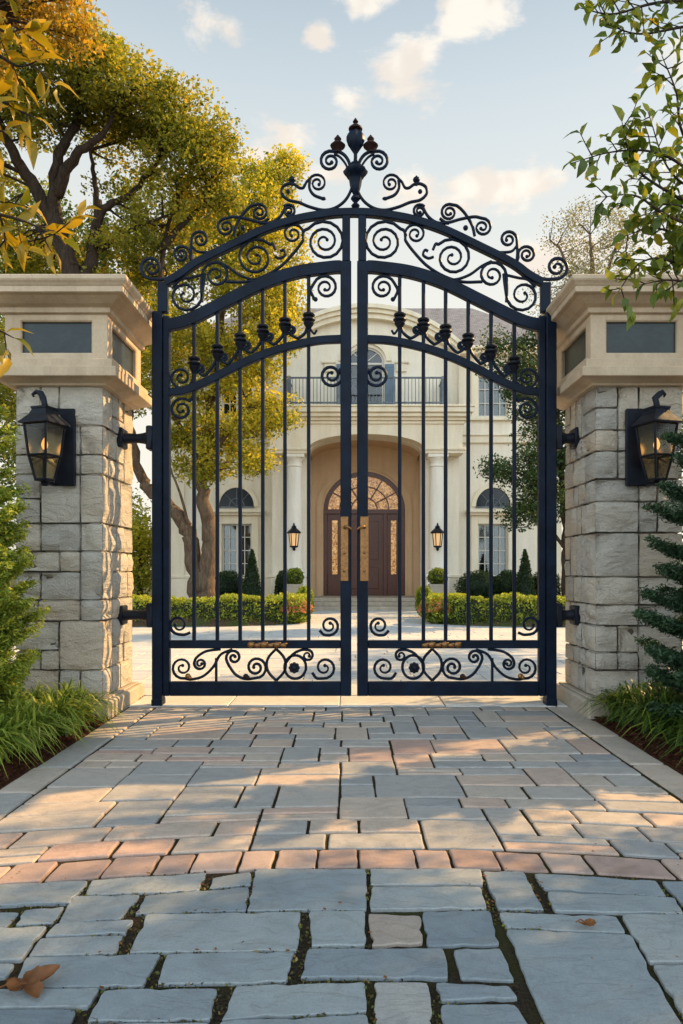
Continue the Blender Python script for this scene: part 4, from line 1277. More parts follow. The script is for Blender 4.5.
make_tree('court_shade_tree', 'broad unseen tree added beside the court, beyond the shaded pillar, to shade its paving', 'tree', (9.4, 12.4, -.07),  # unseen tree, added to cast shade across the court
    [([(9.4, 12.4, -.1), (9.4, 12.4, 2.2), (9.4, 12.5, 4.2), (9.4, 12.6, 6.4)], .22, .06), ([(9.4, 12.4, 3.2), (9.7, 13.2, 4.8), (9.9, 14.0, 6.2)], .1, .03)],
    [((9.4, 12.6, 6.0), (1.2, 1.1, 1.7), 36), ((9.9, 14.2, 6.2), (1.2, 1.0, 1.6), 26)],
    M['lf_dark'], M['bark_dark'], .12, 150, .5, cl_r=(.35, .6), twig=.3)

# pale sparse trees far behind the house at the right
for (px, py, d, w, h, k, lab) in ((590, 240, 34, 55, 34, 40, 'pale feathery tree far off above the shaded pillar'), (700, 270, 36, 60, 60, 40, 'pale sparse tree far off beside the feathery tree, mostly behind branches')):
    base = (WX(px, d), d, -.07)
    make_tree('far_tree', lab, 'tree', base,
        [([base, wp(px, 420, d), wp(px + 3, py + 40, d), wp(px, py - 5, d)], .3, .05), ([wp(px, 350, d), wp(px - 25, py + 20, d), wp(px - 40, py, d)], .12, .03), ([wp(px, 330, d), wp(px + 25, py + 10, d), wp(px + 38, py - 10, d)], .12, .03)],
        [B(px, py, d, w, h, 2.2, k), B(px - 10, py + 50, d, w, 34, 2.2, k), B(px, py + 110, d, w, 50, 2.2, k)], M['lf_pale'], M['bark'], .12, 190, .55, 'pale trees behind the house', (.6, 1.1), .8)

# bushes and trees behind the house on the left, glimpsed between pillar and gate
for (px, py, d, w, h, k, m, lab) in ((140, 560, 26, 22, 40, 46, 'lf_gold', 'sunlit yellow-green bush glimpsed between the sunlit pillar and the gate post'),
                                  (118, 540, 30, 26, 55, 40, 'lf_big', 'olive tree behind the yellow-green bush past the sunlit pillar'),
                                  (70, 480, 32, 50, 120, 60, 'lf_big', 'broad olive tree farther off behind the sunlit pillar'),
                                  (-20, 420, 30, 60, 160, 60, 'lf_dark', 'dark tree behind the sunlit pillar at the far edge of the garden'),
                                  (700, 470, 24, 60, 130, 60, 'lf_dark', 'dark tree behind the shaded pillar at the far edge of the garden')):
    base = (WX(px, d), d, -.07)
    make_tree('background_tree' if h > 45 else 'garden_bush', lab, 'tree' if h > 45 else 'bush', base, [([base, wp(px, 560, d), wp(px, py - h * .4, d)], .14, .03)],
        [B(px, py, d, w, h, 1.5, k)], M[m], M['bark_dark'], .17, 150, .5, None, (.6, 1.1), .2)

# ------------------------------------------------------------------ planting beds, hedges, shrubs
HX, D0 = .6, 22.5
def bed(name, pts, h, seed):
    """mounded soil: fan grid from outline to centre"""
    c = np.mean(np.array(pts), 0); n = len(pts); V = []; F = []
    K = 8
    for k_ in range(K + 1):
        t = k_ / K
        for p in pts:
            q = np.array(p) * (1 - t) + c * t
            V.append((q[0], q[1], .0 + h * min(1, t * 2.2) ** .6 + mnoise.noise(Vector((q[0] * 2, q[1] * 2, seed))) * .03 * (t > 0)))
    for k_ in range(K):
        for i in range(n):
            a, b = k_ * n + i, k_ * n + (i + 1) % n; F.append((a, b, b + n, a + n))
    o = np_obj(name, V, F, M['bedsoil'], smooth=True); return tag(o, kind='structure')
def lcurve(P, n=6): return catmull(P, n)
hl = [(-8.8, 15.6), (-6.5, 15.5), (-4.4, 15.45), (-2.6, 15.6), (-1.5, 16.1), (-.98, 17.2), (-1.0, 18.6)]
hr = [(2.15, 18.2), (2.0, 17.0), (2.35, 16.1), (3.4, 15.55), (4.8, 15.4), (6.5, 15.5), (8.6, 15.7)]
bed('planting_bed', [(x, y - .1) for x, y in lcurve(hl)] + [(-1.6, 21.3), (-3, 22.9), (-8.8, 22.9)], .42, 1.0)
bed('planting_bed', [(x, y - .1) for x, y in lcurve(hr)] + [(8.6, 22.9), (4.5, 22.9), (2.9, 21.3)], .3, 5.0)

def hedge(name, label, path, hh, hw, n, mat, tint):
    P = np.array(catmull(path, 8)); seg = np.linalg.norm(np.diff(P, axis=0), axis=1); cum = np.concatenate([[0], np.cumsum(seg)])
    u = RNG.uniform(0, cum[-1], n)
    idx = np.clip(np.searchsorted(cum, u) - 1, 0, len(seg) - 1)
    f = (u - cum[idx]) / seg[idx]
    c = P[idx] + (P[idx + 1] - P[idx]) * f[:, None]
    d = (P[idx + 1] - P[idx]) / seg[idx][:, None]; nn = np.stack([-d[:, 1], d[:, 0]], 1)
    # points near the surface of a softened box
    a = RNG.uniform(-1, 1, n); b = RNG.uniform(0, 1, n)
    side = RNG.uniform(0, 1, n)
    a = np.where(side < .55, np.sign(a) * RNG.uniform(.86, 1.02, n), a)
    b = np.where(side >= .55, RNG.uniform(.88, 1.03, n), b)
    lump = np.array([mnoise.noise(Vector((x * 1.7, y * 1.7, 3.3))) for x, y in c])
    lump2 = np.array([mnoise.noise(Vector((x * 6, y * 6, q * 5))) for (x, y), q in zip(c, b)])
    w = hw * (1 + .12 * lump + .14 * lump2) * (1 - .25 * np.clip(b - .75, 0, 1) / .25 * .6)
    z = .0 + b * hh * (1 + .16 * lump + .2 * lump2)
    pts = np.stack([c[:, 0] + nn[:, 0] * a * w, c[:, 1] + nn[:, 1] * a * w, z], 1)
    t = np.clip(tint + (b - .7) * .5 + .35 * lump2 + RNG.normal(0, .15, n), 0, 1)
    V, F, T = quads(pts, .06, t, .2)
    root = empty(name, (P[0][0], P[0][1], 0), label, 'hedge', 'low clipped hedges edging the court')
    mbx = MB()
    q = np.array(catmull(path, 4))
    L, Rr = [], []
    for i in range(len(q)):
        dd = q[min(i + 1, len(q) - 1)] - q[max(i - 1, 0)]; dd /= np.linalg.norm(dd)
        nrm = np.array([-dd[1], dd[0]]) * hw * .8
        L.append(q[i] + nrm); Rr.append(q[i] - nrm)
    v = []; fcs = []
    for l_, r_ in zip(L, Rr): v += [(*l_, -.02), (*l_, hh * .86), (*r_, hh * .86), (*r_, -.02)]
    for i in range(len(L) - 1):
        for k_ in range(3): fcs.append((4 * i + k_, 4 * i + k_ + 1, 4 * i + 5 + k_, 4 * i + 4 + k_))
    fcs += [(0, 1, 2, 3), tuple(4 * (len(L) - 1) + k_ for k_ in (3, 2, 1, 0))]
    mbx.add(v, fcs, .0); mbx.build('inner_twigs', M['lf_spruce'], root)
    np_obj('foliage', V, F, mat, root, T)
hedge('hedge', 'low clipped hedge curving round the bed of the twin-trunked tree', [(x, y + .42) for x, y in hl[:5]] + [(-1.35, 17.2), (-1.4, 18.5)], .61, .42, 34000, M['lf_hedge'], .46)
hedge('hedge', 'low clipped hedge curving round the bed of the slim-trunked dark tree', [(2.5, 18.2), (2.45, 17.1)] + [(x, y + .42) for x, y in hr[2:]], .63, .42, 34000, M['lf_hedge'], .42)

def shrub(name, label, cat, c, r, n, leaf, mat, tint, group=None, cone=False, pot=None, z0=0.0, stem=True):
    root = empty(name, (c[0], c[1], z0), label, cat, group)
    d = RNG.normal(size=(n, 3)); d /= np.linalg.norm(d, axis=1, keepdims=True)
    if cone:
        u = RNG.uniform(0, 1, n) ** 1.5; ang = RNG.uniform(0, 2 * PI, n)
        rr = r[0] * (1 - u) ** .75 * np.minimum(1, u * 9 + .55) * RNG.uniform(.75, 1.06, n)
        pts = np.stack([c[0] + rr * np.cos(ang), c[1] + rr * np.sin(ang), c[2] - r[2] + 2 * r[2] * u], 1)
        pts += RNG.normal(0, .015, pts.shape)
        sh = np.cos(ang) * .1
    else:
        lump = np.array([mnoise.noise(Vector(q * 2.6) + Vector(c)) for q in d])
        pts = np.asarray(c) + d * (RNG.uniform(.82, 1.03, n) * (1 + .16 * lump))[:, None] * np.asarray(r)
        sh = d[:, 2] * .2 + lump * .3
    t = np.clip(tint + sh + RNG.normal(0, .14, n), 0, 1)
    V, F, T = quads(pts, leaf, t, .15)
    np_obj('foliage', V, F, mat, root, T)
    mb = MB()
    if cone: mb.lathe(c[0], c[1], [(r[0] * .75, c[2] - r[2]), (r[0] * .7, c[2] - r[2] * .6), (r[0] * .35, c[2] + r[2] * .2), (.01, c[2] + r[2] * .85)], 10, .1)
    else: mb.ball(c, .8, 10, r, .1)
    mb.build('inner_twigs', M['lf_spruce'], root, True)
    if pot:
        mb = MB(); w0, w1, zz0, zz1 = pot
        for _ in (0,):
            mb.lathe(c[0], c[1], [(w0, zz0), (w1, zz1 - .05), (w1 + .02, zz1 - .05), (w1 + .02, zz1), (w1 - .04, zz1), (w1 - .05, zz1 - .04)], 4, rot=PI / 4)
        mb.build('pot', M['pot'], root)
    elif stem:
        mb = MB(); mb.tube([(c[0], c[1], z0 - .1), (c[0], c[1], c[2])], [.04, .03], 6); mb.build('stem', M['bark_dark'], root)
    return root
# topiary cones
for px, py, lab in ((252, 577, 'dark clipped cone topiary between the twin-trunked tree and the porch'), (525, 577, 'dark clipped cone topiary beside the dark tree on its slim trunk')):
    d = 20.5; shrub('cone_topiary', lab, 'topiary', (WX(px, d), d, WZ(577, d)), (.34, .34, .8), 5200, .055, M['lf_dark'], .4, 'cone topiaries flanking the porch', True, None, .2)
# dark clipped shrubs under the windows
for px, rx, lab in ((228, 20, 'dark rounded shrub under the curtained window, nearer the tree trunk'), (283, 8, 'dark rounded shrub between the cone topiary and the porch column'),
                    (478, 22, 'dark clipped shrub under the multi-paned window beside the planter'), (508, 16, 'dark clipped shrub against the cone topiary by the dark tree'), (545, 16, 'dark shrub under the crown of the dark tree')):
    d = 21.2; shrub('dark_shrub', lab, 'shrub', (WX(px, d), d, .72), (rx * d / FPX, .45, .52), 4200, .06, M['lf_dark'], .32, 'dark clipped shrubs under the windows', z0=.2)
for px, lab in ((294, 'round green shrub in grey planter before the porch column nearer the twin-trunked tree'), (437.5, 'round green shrub in grey planter before the porch column nearer the slim-trunked tree')):
    d = 20.6; x = WX(px, d)
    shrub('potted_shrub', lab, 'potted plant', (x, d, WZ(577, d)), (.29, .29, .27), 2600, .05, M['lf_hedge'], .25, 'potted shrubs flanking the porch', False, (.24, .34, .02, WZ(584, d)), 0)
for px, lab in ((294, 'flowering bush in peach and yellow at the end of the sunlit hedge'), (437, 'flowering bush in pink and orange at the end of the shaded hedge')):
    d = 16.3; r = shrub('flower_bush', lab, 'flower bush', (WX(px, d), d, .34), (.4, .38, .32), 3000, .07, M['lf_hedge'], .5, 'flowering bushes at the hedge ends')
    d_ = RNG.normal(size=(900, 3)); d_ /= np.linalg.norm(d_, axis=1, keepdims=True); d_[:, 2] = np.abs(d_[:, 2]) * .9 - .15
    pts = np.array((WX(px, d), d, .34)) + d_ * np.array((.42, .4, .34)) * RNG.uniform(.95, 1.08, 900)[:, None]
    V, F, T = quads(pts, .065, RNG.uniform(0.05, 1, 900), .5, .9); np_obj('blossoms', V, F, M['petal'], r, T)
for px, d, lab in ((305, 18.6, 'small green shrub beside the porch steps on the sunlit hedge side'), (424, 18.6, 'small green shrub beside the porch steps on the shaded hedge side')):
    shrub('step_shrub', lab, 'shrub', (WX(px, d), d, .42), (.24, .24, .42), 2600, .06, M['lf_hedge'], .35, 'small shrubs beside the steps')

# ------------------------------------------------------------------ the house
house = empty('house', (HX, D0, 0), 'cream two-storey house with arched porch, columns, balcony and grey slate roof', 'house')
def hx(u): return HX + u
def arch_curve(cx, hw, zs, rise, n=20):
    return [(cx + hw * math.cos(PI - PI * i / n), zs + rise * math.sin(PI * i / n)) for i in range(n + 1)]
def seg_curve(cx, hw, zs, rise, n=20):
    R = (hw * hw + rise * rise) / (2 * rise); a = math.asin(min(1, hw / R))
    return [(cx + R * math.sin(-a + 2 * a * i / n), zs + rise - R + R * math.cos(-a + 2 * a * i / n)) for i in range(n + 1)]
def arch_wall(mb, x0, x1, z0, z1, curve, y0, y1):
    """front wall at y0 with an arched opening from z0 under curve; soffit back to y1"""
    a, b = curve[0], curve[-1]
    q = lambda pts: mb.add([(p[0], y0, p[1]) for p in pts], [tuple(range(len(pts)))])
    q([(x0, z0), (a[0], z0), (a[0], a[1]), (x0, a[1])]); q([(b[0], z0), (x1, z0), (x1, b[1]), (b[0], b[1])])
    q([(x0, a[1]), (a[0], a[1]), (a[0], z1), (x0, z1)]); q([(b[0], b[1]), (x1, b[1]), (x1, z1), (b[0], z1)])
    for p, r in zip(curve[:-1], curve[1:]):
        q([p, r, (r[0], z1), (p[0], z1)])
        mb.add([(p[0], y0, p[1]), (p[0], y1, p[1]), (r[0], y1, r[1]), (r[0], y0, r[1])], [(0, 1, 2, 3)])
    for p in (a, b):
        mb.add([(p[0], y0, z0), (p[0], y1, z0), (p[0], y1, p[1]), (p[0], y0, p[1])], [(0, 1, 2, 3)])
def grid_wall(mb, x0, x1, z0, z1, holes, y, rev):
    xs = sorted({x0, x1} | {h[0] for h in holes} | {h[1] for h in holes}); zs = sorted({z0, z1} | {h[2] for h in holes} | {h[3] for h in holes})
    for a, b in zip(xs[:-1], xs[1:]):
        for c, d in zip(zs[:-1], zs[1:]):
            if any(h[0] <= a and b <= h[1] and h[2] <= c and d <= h[3] for h in holes): continue
            mb.add([(a, y, c), (b, y, c), (b, y, d), (a, y, d)], [(0, 1, 2, 3)])
    for (a, b, c, d) in holes:
        mb.add([(a, y, c), (b, y, c), (b, y, d), (a, y, d), (a, y + rev, c), (b, y + rev, c), (b, y + rev, d), (a, y + rev, d)], [(0, 1, 5, 4), (1, 2, 6, 5), (2, 3, 7, 6), (3, 0, 4, 7)])
DW = 23.5                     # wing wall plane
WIN = 4.3
sw = DW / FPX
mb = MB()
wh = {}
holes_l, holes_r = [], []
for s, hs in ((-1, holes_l), (1, holes_r)):
    c = HX + s * WIN
    hs.append((c - .5, c + .5, 1.02, 2.8)); hs.append((c - .5, c + .5, 6.4, 7.8))
grid_wall(mb, HX - 6.55, HX - 2.9, 0, 8.6, holes_l, DW, .16)
grid_wall(mb, HX + 2.9, HX + 6.55, 0, 8.6, holes_r, DW, .16)
# sides, back
for s in (-1, 1):
    x = HX + s * 6.55
    mb.add([(x, DW, 0), (x, DW + 9, 0), (x, DW + 9, 8.6), (x, DW, 8.6)], [(0, 1, 2, 3)])
mb.add([(HX - 6.55, DW + 9, 0), (HX + 6.55, DW + 9, 0), (HX + 6.55, DW + 9, 8.6), (HX - 6.55, DW + 9, 8.6)], [(0, 1, 2, 3)])
# central bay: lower arched wall, upper wall with door hole, cheeks
lowc = arch_curve(HX, 1.79, 5.02, .5, 24)
arch_wall(mb, HX - 3.0, HX + 3.0, 0, 5.82, lowc, D0, D0 + .5)
for s in (-1, 1):
    x = HX + s * 3.0
    mb.add([(x, D0, 0), (x, DW, 0), (x, DW, 8.7), (x, D0, 8.7)], [(0, 1, 2, 3)])
DU = 22.9
gab = seg_curve(HX, 3.0, 8.5, 1.28, 28)
doorc = arch_curve(HX, .62, 8.05, .5, 16)
# upper wall faces (between door opening and gable)
bx = [HX - 3.0, HX - .95, HX + .95, HX + 3.0]
mb.add([(bx[0], DU, 5.8), (bx[1], DU, 5.8), (bx[1], DU, 8.5), (bx[0], DU, 8.5)], [(0, 1, 2, 3)])
mb.add([(bx[2], DU, 5.8), (bx[3], DU, 5.8), (bx[3], DU, 8.5), (bx[2], DU, 8.5)], [(0, 1, 2, 3)])
arch_wall(mb, bx[1], bx[2], 6.3, 8.75, doorc, DU + .001, DU + .2)
for p, r in zip(gab[:-1], gab[1:]):
    zlo = 8.5
    xm = (p[0] + r[0]) / 2
    mb.add([(p[0], DU + (.001 if 0 else 0.0015), zlo), (r[0], DU + .0015, zlo), (r[0], DU + .0015, r[1]), (p[0], DU + .0015, p[1])], [(0, 1, 2, 3)]) if abs(xm - HX) > .95 else mb.add([(p[0], DU + .0015, 8.75), (r[0], DU + .0015, 8.75), (r[0], DU + .0015, r[1]), (p[0], DU + .0015, p[1])], [(0, 1, 2, 3)])
mb.build('wall', M['stucco'], house)
# plinth course and bands
for s in (-1, 1):
    a, b = HX + s * 2.98, HX + s * 6.62
    mb = MB(); mb.box(a, b, DW - .07, DW - .001, 0, .98, .01); mb.box(a, b, DW - .1, DW - .0015, .98, 1.06, .01); mb.build('wall_base', M['trim'], house)
    mb = MB(); mb.box(a, HX + s * 6.65, DW - .09, DW - .001, 5.5, 5.74, .02); mb.box(a, HX + s * 6.7, DW - .13, DW - .0012, 5.74, 5.8, .01); mb.build('string_course', M['trim'], house)
    a, b = HX + s * 6.05, HX + s * 6.6
    mb = MB(); mb.box(a, b, DW - .05, DW - .0008, 1.06, 5.5, .01); mb.box(HX + s * 6.0, HX + s * 6.66, DW - .1, DW - .0006, 4.6, 4.85, .02); mb.build('pilaster', M['trim'], house)
    mb = MB(); mb.box(HX + s * 3.002, HX + s * 6.95, DW - .3, DW + .0, 8.42, 8.56, .02); mb.box(HX + s * 3.002, HX + s * 7.1, DW - .45, DW + .0, 8.56, 8.66, .02); mb.build('eave_cornice', M['trim'], house)
    mb = MB(); mb.box(HX + s * 1.84, HX + s * 3.06, D0 - .09, D0 - .001, 0, 1.0, .015); mb.box(HX + s * 1.82, HX + s * 3.09, D0 - .12, D0 - .0015, 1.0, 1.1, .015); mb.build('porch_base', M['trim'], house)
# entablature over the columns
mb = MB()
mb.box(HX - 3.06, HX - 1.8, D0 - .62, D0 - .001, 4.9, 5.0, .01); mb.box(HX + 1.8, HX + 3.06, D0 - .62, D0 - .001, 4.9, 5.0, .01)
mb.box(HX - 3.12, HX - 1.8, D0 - .66, D0 - .0012, 5.0, 5.08, .01); mb.box(HX + 1.8, HX + 3.12, D0 - .66, D0 - .0012, 5.0, 5.08, .01)
y1 = D0 + .5
fr = arch_curve(HX, 1.795, 5.08, .43, 24)
arch_wall(mb, HX - 3.02, HX + 3.02, 5.08, 5.82, fr, D0 - .58, D0 - .002)
for s in (-1, 1): mb.add([(HX + s * 3.02, D0 - .58, 5.08), (HX + s * 3.02, D0 + .0, 5.08), (HX + s * 3.02, D0, 5.82), (HX + s * 3.02, D0 - .58, 5.82)], [(0, 1, 2, 3)])
for (o, za, zb) in ((.05, 5.82, 5.92), (.12, 5.92, 6.02), (.22, 6.02, 6.14), (.3, 6.14, 6.3), (.34, 6.3, 6.36)):
    mb.box(HX - 3.02 - o, HX + 3.02 + o, D0 - .58 - o, DU - .002, za, zb, .012)
mb.build('entablature', M['trim'], house)
# curved gable moulding
mb = MB()
for (i0, i1, yo) in ((-.02, .14, .22), (.14, .27, .3), (.27, .4, .38)):
    R0 = [(p[0] + (p[0] - HX) * i0 * .07, p[1] - .34 + i0) for p in seg_curve(HX, 3.05, 8.5, 1.28, 28)]
    R1 = [(p[0] + (p[0] - HX) * i1 * .07, p[1] - .34 + i1) for p in seg_curve(HX, 3.05, 8.5, 1.28, 28)]
    mb.strip_y(R0, R1, DU - yo, DU + .9 + yo * .1)
mb.build('gable_moulding', M['trim'], house)
# roof
mb = MB()
e = 7.05; zr = 8.66; y0_, y1_ = DW - .42, DW + 9.4; rz = 11.0; ry = (y0_ + y1_) / 2
ridge = 3.2
mb.add([(HX - e, y0_, zr), (HX + e, y0_, zr), (HX + e - 3.0, y0_ + 3.0, rz), (HX - e + 3.0, y0_ + 3.0, rz), (HX - e, y1_, zr), (HX + e, y1_, zr), (HX + e - 3.0, y1_ - 3.0, rz), (HX - e + 3.0, y1_ - 3.0, rz)],
       [(0, 1, 2, 3), (1, 5, 6, 2), (5, 4, 7, 6), (4, 0, 3, 7), (3, 2, 6, 7)])
mb.build('roof', M['slate'], house)
# columns
for s in (-1, 1):
    cx = HX + s * 2.26; cy = D0 - .3
    mb = MB()
    mb.box(cx - .36, cx + .36, cy - .31, cy + .28, 0, 1.02, .02); mb.box(cx - .39, cx + .39, cy - .34, cy + .285, 1.02, 1.12, .015)
    mb.lathe(cx, cy, [(.33, 1.12), (.33, 1.18), (.3, 1.21), (.29, 1.24), (.255, 1.27), (.25, 1.3), (.248, 2.4), (.235, 3.6), (.22, 4.45), (.22, 4.5), (.245, 4.52), (.245, 4.56), (.22, 4.58), (.225, 4.68), (.27, 4.74), (.29, 4.79)], 28)
    mb.box(cx - .32, cx + .32, cy - .3, cy + .28, 4.79, 4.9, .01)
    mb.build('column', M['column'], house, True, angle=.6)
# porch interior: back wall with arched doorway, side walls, ceiling
DB = 24.3
mb = MB()
arch_wall(mb, HX - 2.4, HX + 2.4, .33, 5.7, arch_curve(HX, 1.42, 3.34, 1.33, 24), DB, DB + .22)
for s in (-1, 1): mb.add([(HX + s * 1.9, D0 + .5, .3), (HX + s * 1.9, DB, .3), (HX + s * 1.9, DB, 5.7), (HX + s * 1.9, D0 + .5, 5.7)], [(0, 1, 2, 3)])
# barrel ceiling following the arch
for p, r in zip(lowc[:-1], lowc[1:]):
    mb.add([(p[0], D0 + .5, p[1] + .03), (r[0], D0 + .5, r[1] + .03), (r[0], DB, r[1] + .03), (p[0], DB, p[1] + .03)], [(0, 1, 2, 3)])
# raised ring round the doorway
mb.strip_y(arch_curve(HX, 1.5, 3.34, 1.42, 24), arch_curve(HX, 1.66, 3.34, 1.58, 24), DB - .05, DB - .001)
for s in (-1, 1): mb.box(HX + s * 1.5, HX + s * 1.66, DB - .05, DB - .001, .36, 3.34)
mb.build('porch', M['porch'], house)
# steps and porch floor
mb = MB()
for i, (w, ya, za, zb) in enumerate(((1.85, 21.55, -.01, .12), (1.82, 21.9, .12, .24), (1.79, 22.25, .24, .36))):
    mb.box(HX - w, HX + w, ya, DB + .3 if i == 2 else ya + .36, za, zb, .012)
mb.build('steps', M['plinth'], house)
# entrance: dark timber frame, leaf, side lights, fanlight
ent = None
DD = DB + .12
mb = MB()
mb.strip_y(arch_curve(HX, 1.26, 3.34, 1.18, 24), arch_curve(HX, 1.42, 3.34, 1.33, 24), DD - .06, DD + .06)
for u0, u1 in ((-1.42, -1.28), (-.8, -.66), (.66, .8), (1.28, 1.42)): mb.box(HX + u0, HX + u1, DD - .06, DD + .06, .36, 3.24, .01)
mb.box(HX - 1.42, HX + 1.42, DD - .07, DD + .06, 3.2, 3.36, .012)
for s in (-1, 1): mb.box(HX + s * .8, HX + s * 1.28, DD - .02, DD + .05, .36, 1.1, .01); mb.box(HX + s * .8, HX + s * 1.28, DD - .02, DD + .05, 2.98, 3.2, .01)
ent = mb.build('door_frame', M['wood'], house)
mb = MB()
R = 1.26
for k_ in range(1, 6):
    a = PI * k_ / 6
    mb.sweep_flat([(HX + .45 * math.cos(a), 3.36 + .42 * math.sin(a)), (HX + R * math.cos(a), 3.36 + 1.17 * math.sin(a))], .02, DD - .01, .02)
for q in (.45, .86): mb.sweep_flat([(HX + q * math.cos(a), 3.36 + q * .93 * math.sin(a)) for a in np.linspace(0, PI, 20)], .018, DD - .01, .02)
mb.build('glazing_bar', M['wood'], ent)
mb = MB(); c_ = arch_curve(HX, 1.27, 3.34, 1.19, 24); mb.add([(p[0], DD + .02, p[1]) for p in c_], [tuple(range(len(c_)))])
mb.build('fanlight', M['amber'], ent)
for s in (-1, 1):
    mb = MB(); a, b = HX + s * .93, HX + s * 1.12
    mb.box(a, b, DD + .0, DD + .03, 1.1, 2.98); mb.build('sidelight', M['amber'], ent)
    mb = MB(); mb.box(HX + s * .8, HX + s * .93, DD - .02, DD + .05, 1.1, 2.98); mb.box(HX + s * 1.12, HX + s * 1.28, DD - .02, DD + .05, 1.1, 2.98); mb.build('sidelight_frame', M['wood'], ent)
mb = MB(); mb.box(HX - .66, HX + .66, DD, DD + .06, .37, 3.2)
for (ua, ub, za, zb) in ((-.5, -.06, .6, 1.35), (.06, .5, .6, 1.35), (-.5, -.06, 1.6, 2.95), (.06, .5, 1.6, 2.95)):
    mb.box(HX + ua, HX + ub, DD - .02, DD + .0, za, zb, .018)
door = mb.build('door', M['wood'], house)
mb = MB(); mb.tube([(HX - .55, DD - .05, 1.3), (HX - .55, DD - .07, 1.5), (HX - .55, DD - .05, 1.75)], .02, 8); mb.box(HX - .6, HX - .5, DD - .03, DD - .021, 1.2, 1.85, .004); mb.ball((HX - .55, DD - .04, 2.0), .04, 10)
mb.build('handle', M['brass'], door)
# balcony door with fan top, shutters
bal = None
mb = MB()
mb.strip_y(arch_curve(HX, .55, 8.05, .44, 16), arch_curve(HX, .62, 8.05, .5, 16), DU + .06, DU + .14)
for u in (-.62, -.035, .55): mb.box(HX + u, HX + u + .07, DU + .06, DU + .14, 6.36, 8.05, .006)
for z_ in (6.36, 7.98): mb.box(HX - .55, HX + .55, DU + .07, DU + .13, z_, z_ + .07, .006)
for k_ in range(1, 4):
    a = PI * k_ / 4; mb.sweep_flat([(HX, 8.05), (HX + .56 * math.cos(a), 8.05 + .45 * math.sin(a))], .014, DU + .1, .02)
bal = mb.build('balcony_door', M['white'], house)
mb = MB(); c_ = [(HX - .6, 6.37), (HX + .6, 6.37)] + arch_curve(HX, .6, 8.05, .48, 16)[::-1]; mb.add([(p[0], DU + .11, p[1]) for p in c_], [tuple(range(len(c_)))]); mb.build('pane', M['win'], bal)
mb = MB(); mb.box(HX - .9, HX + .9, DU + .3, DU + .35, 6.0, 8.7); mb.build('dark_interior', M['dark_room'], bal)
for s in (-1, 1):
    mb = MB(); a, b = sorted((HX + s * .64, HX + s * .94))
    mb.box(a, b, DU - .05, DU - .002, 6.38, 7.98, .008)
    for k_ in range(18): z_ = 6.45 + k_ * .083; mb.box(a + .04, b - .04, DU - .062, DU - .05, z_, z_ + .05)
    mb.build('shutter', M['shutter'], house)
mb = MB()
for s in (-1, 1): mb.box(HX + s * 1.0, HX + s * 1.35, DU - .06, DU - .001, 7.72, 8.0, .02); mb.box(HX + s * .97, HX + s * 1.42, DU - .1, DU - .0012, 8.0, 8.08, .01)
mb.strip_y(arch_curve(HX, .68, 8.08, .58, 20), arch_curve(HX, .86, 8.08, .74, 20), DU - .07, DU - .002)
mb.box(HX - .09, HX + .09, DU - .12, DU - .0025, 8.6, 8.95, .01)
mb.build('door_surround', M['trim'], house)
# balcony railing
mb = MB(); yr = D0 - .6; hw_ = 2.42
for z_ in (6.46, 7.24): mb.box(HX - hw_, HX + hw_, yr - .025, yr + .025, z_, z_ + .05, .005)
n = 44
for i in range(n + 1): x = HX - hw_ + 2 * hw_ * i / n; mb.box(x - .01, x + .01, yr - .01, yr + .01, 6.36, 7.26)
for u in (-1, -.36, .36, 1):
    w = .07 if abs(u) == 1 else .04
    mb.box(HX + u * hw_ - w, HX + u * hw_ + w, yr - w, yr + w, 6.36, 7.3, .006)
for s in (-1, 1):
    x = HX + s * hw_
    for z_ in (6.46, 7.24): mb.box(x - .02, x + .02, yr + .025, DU - .0, z_ + .002, z_ + .048)
    for i in range(10): mb.box(x - .01, x + .01, yr + .08 + i * .09, yr + .1 + i * .09, 6.36, 7.25)
mb.build('balcony_railing', M['grey_metal'], house)
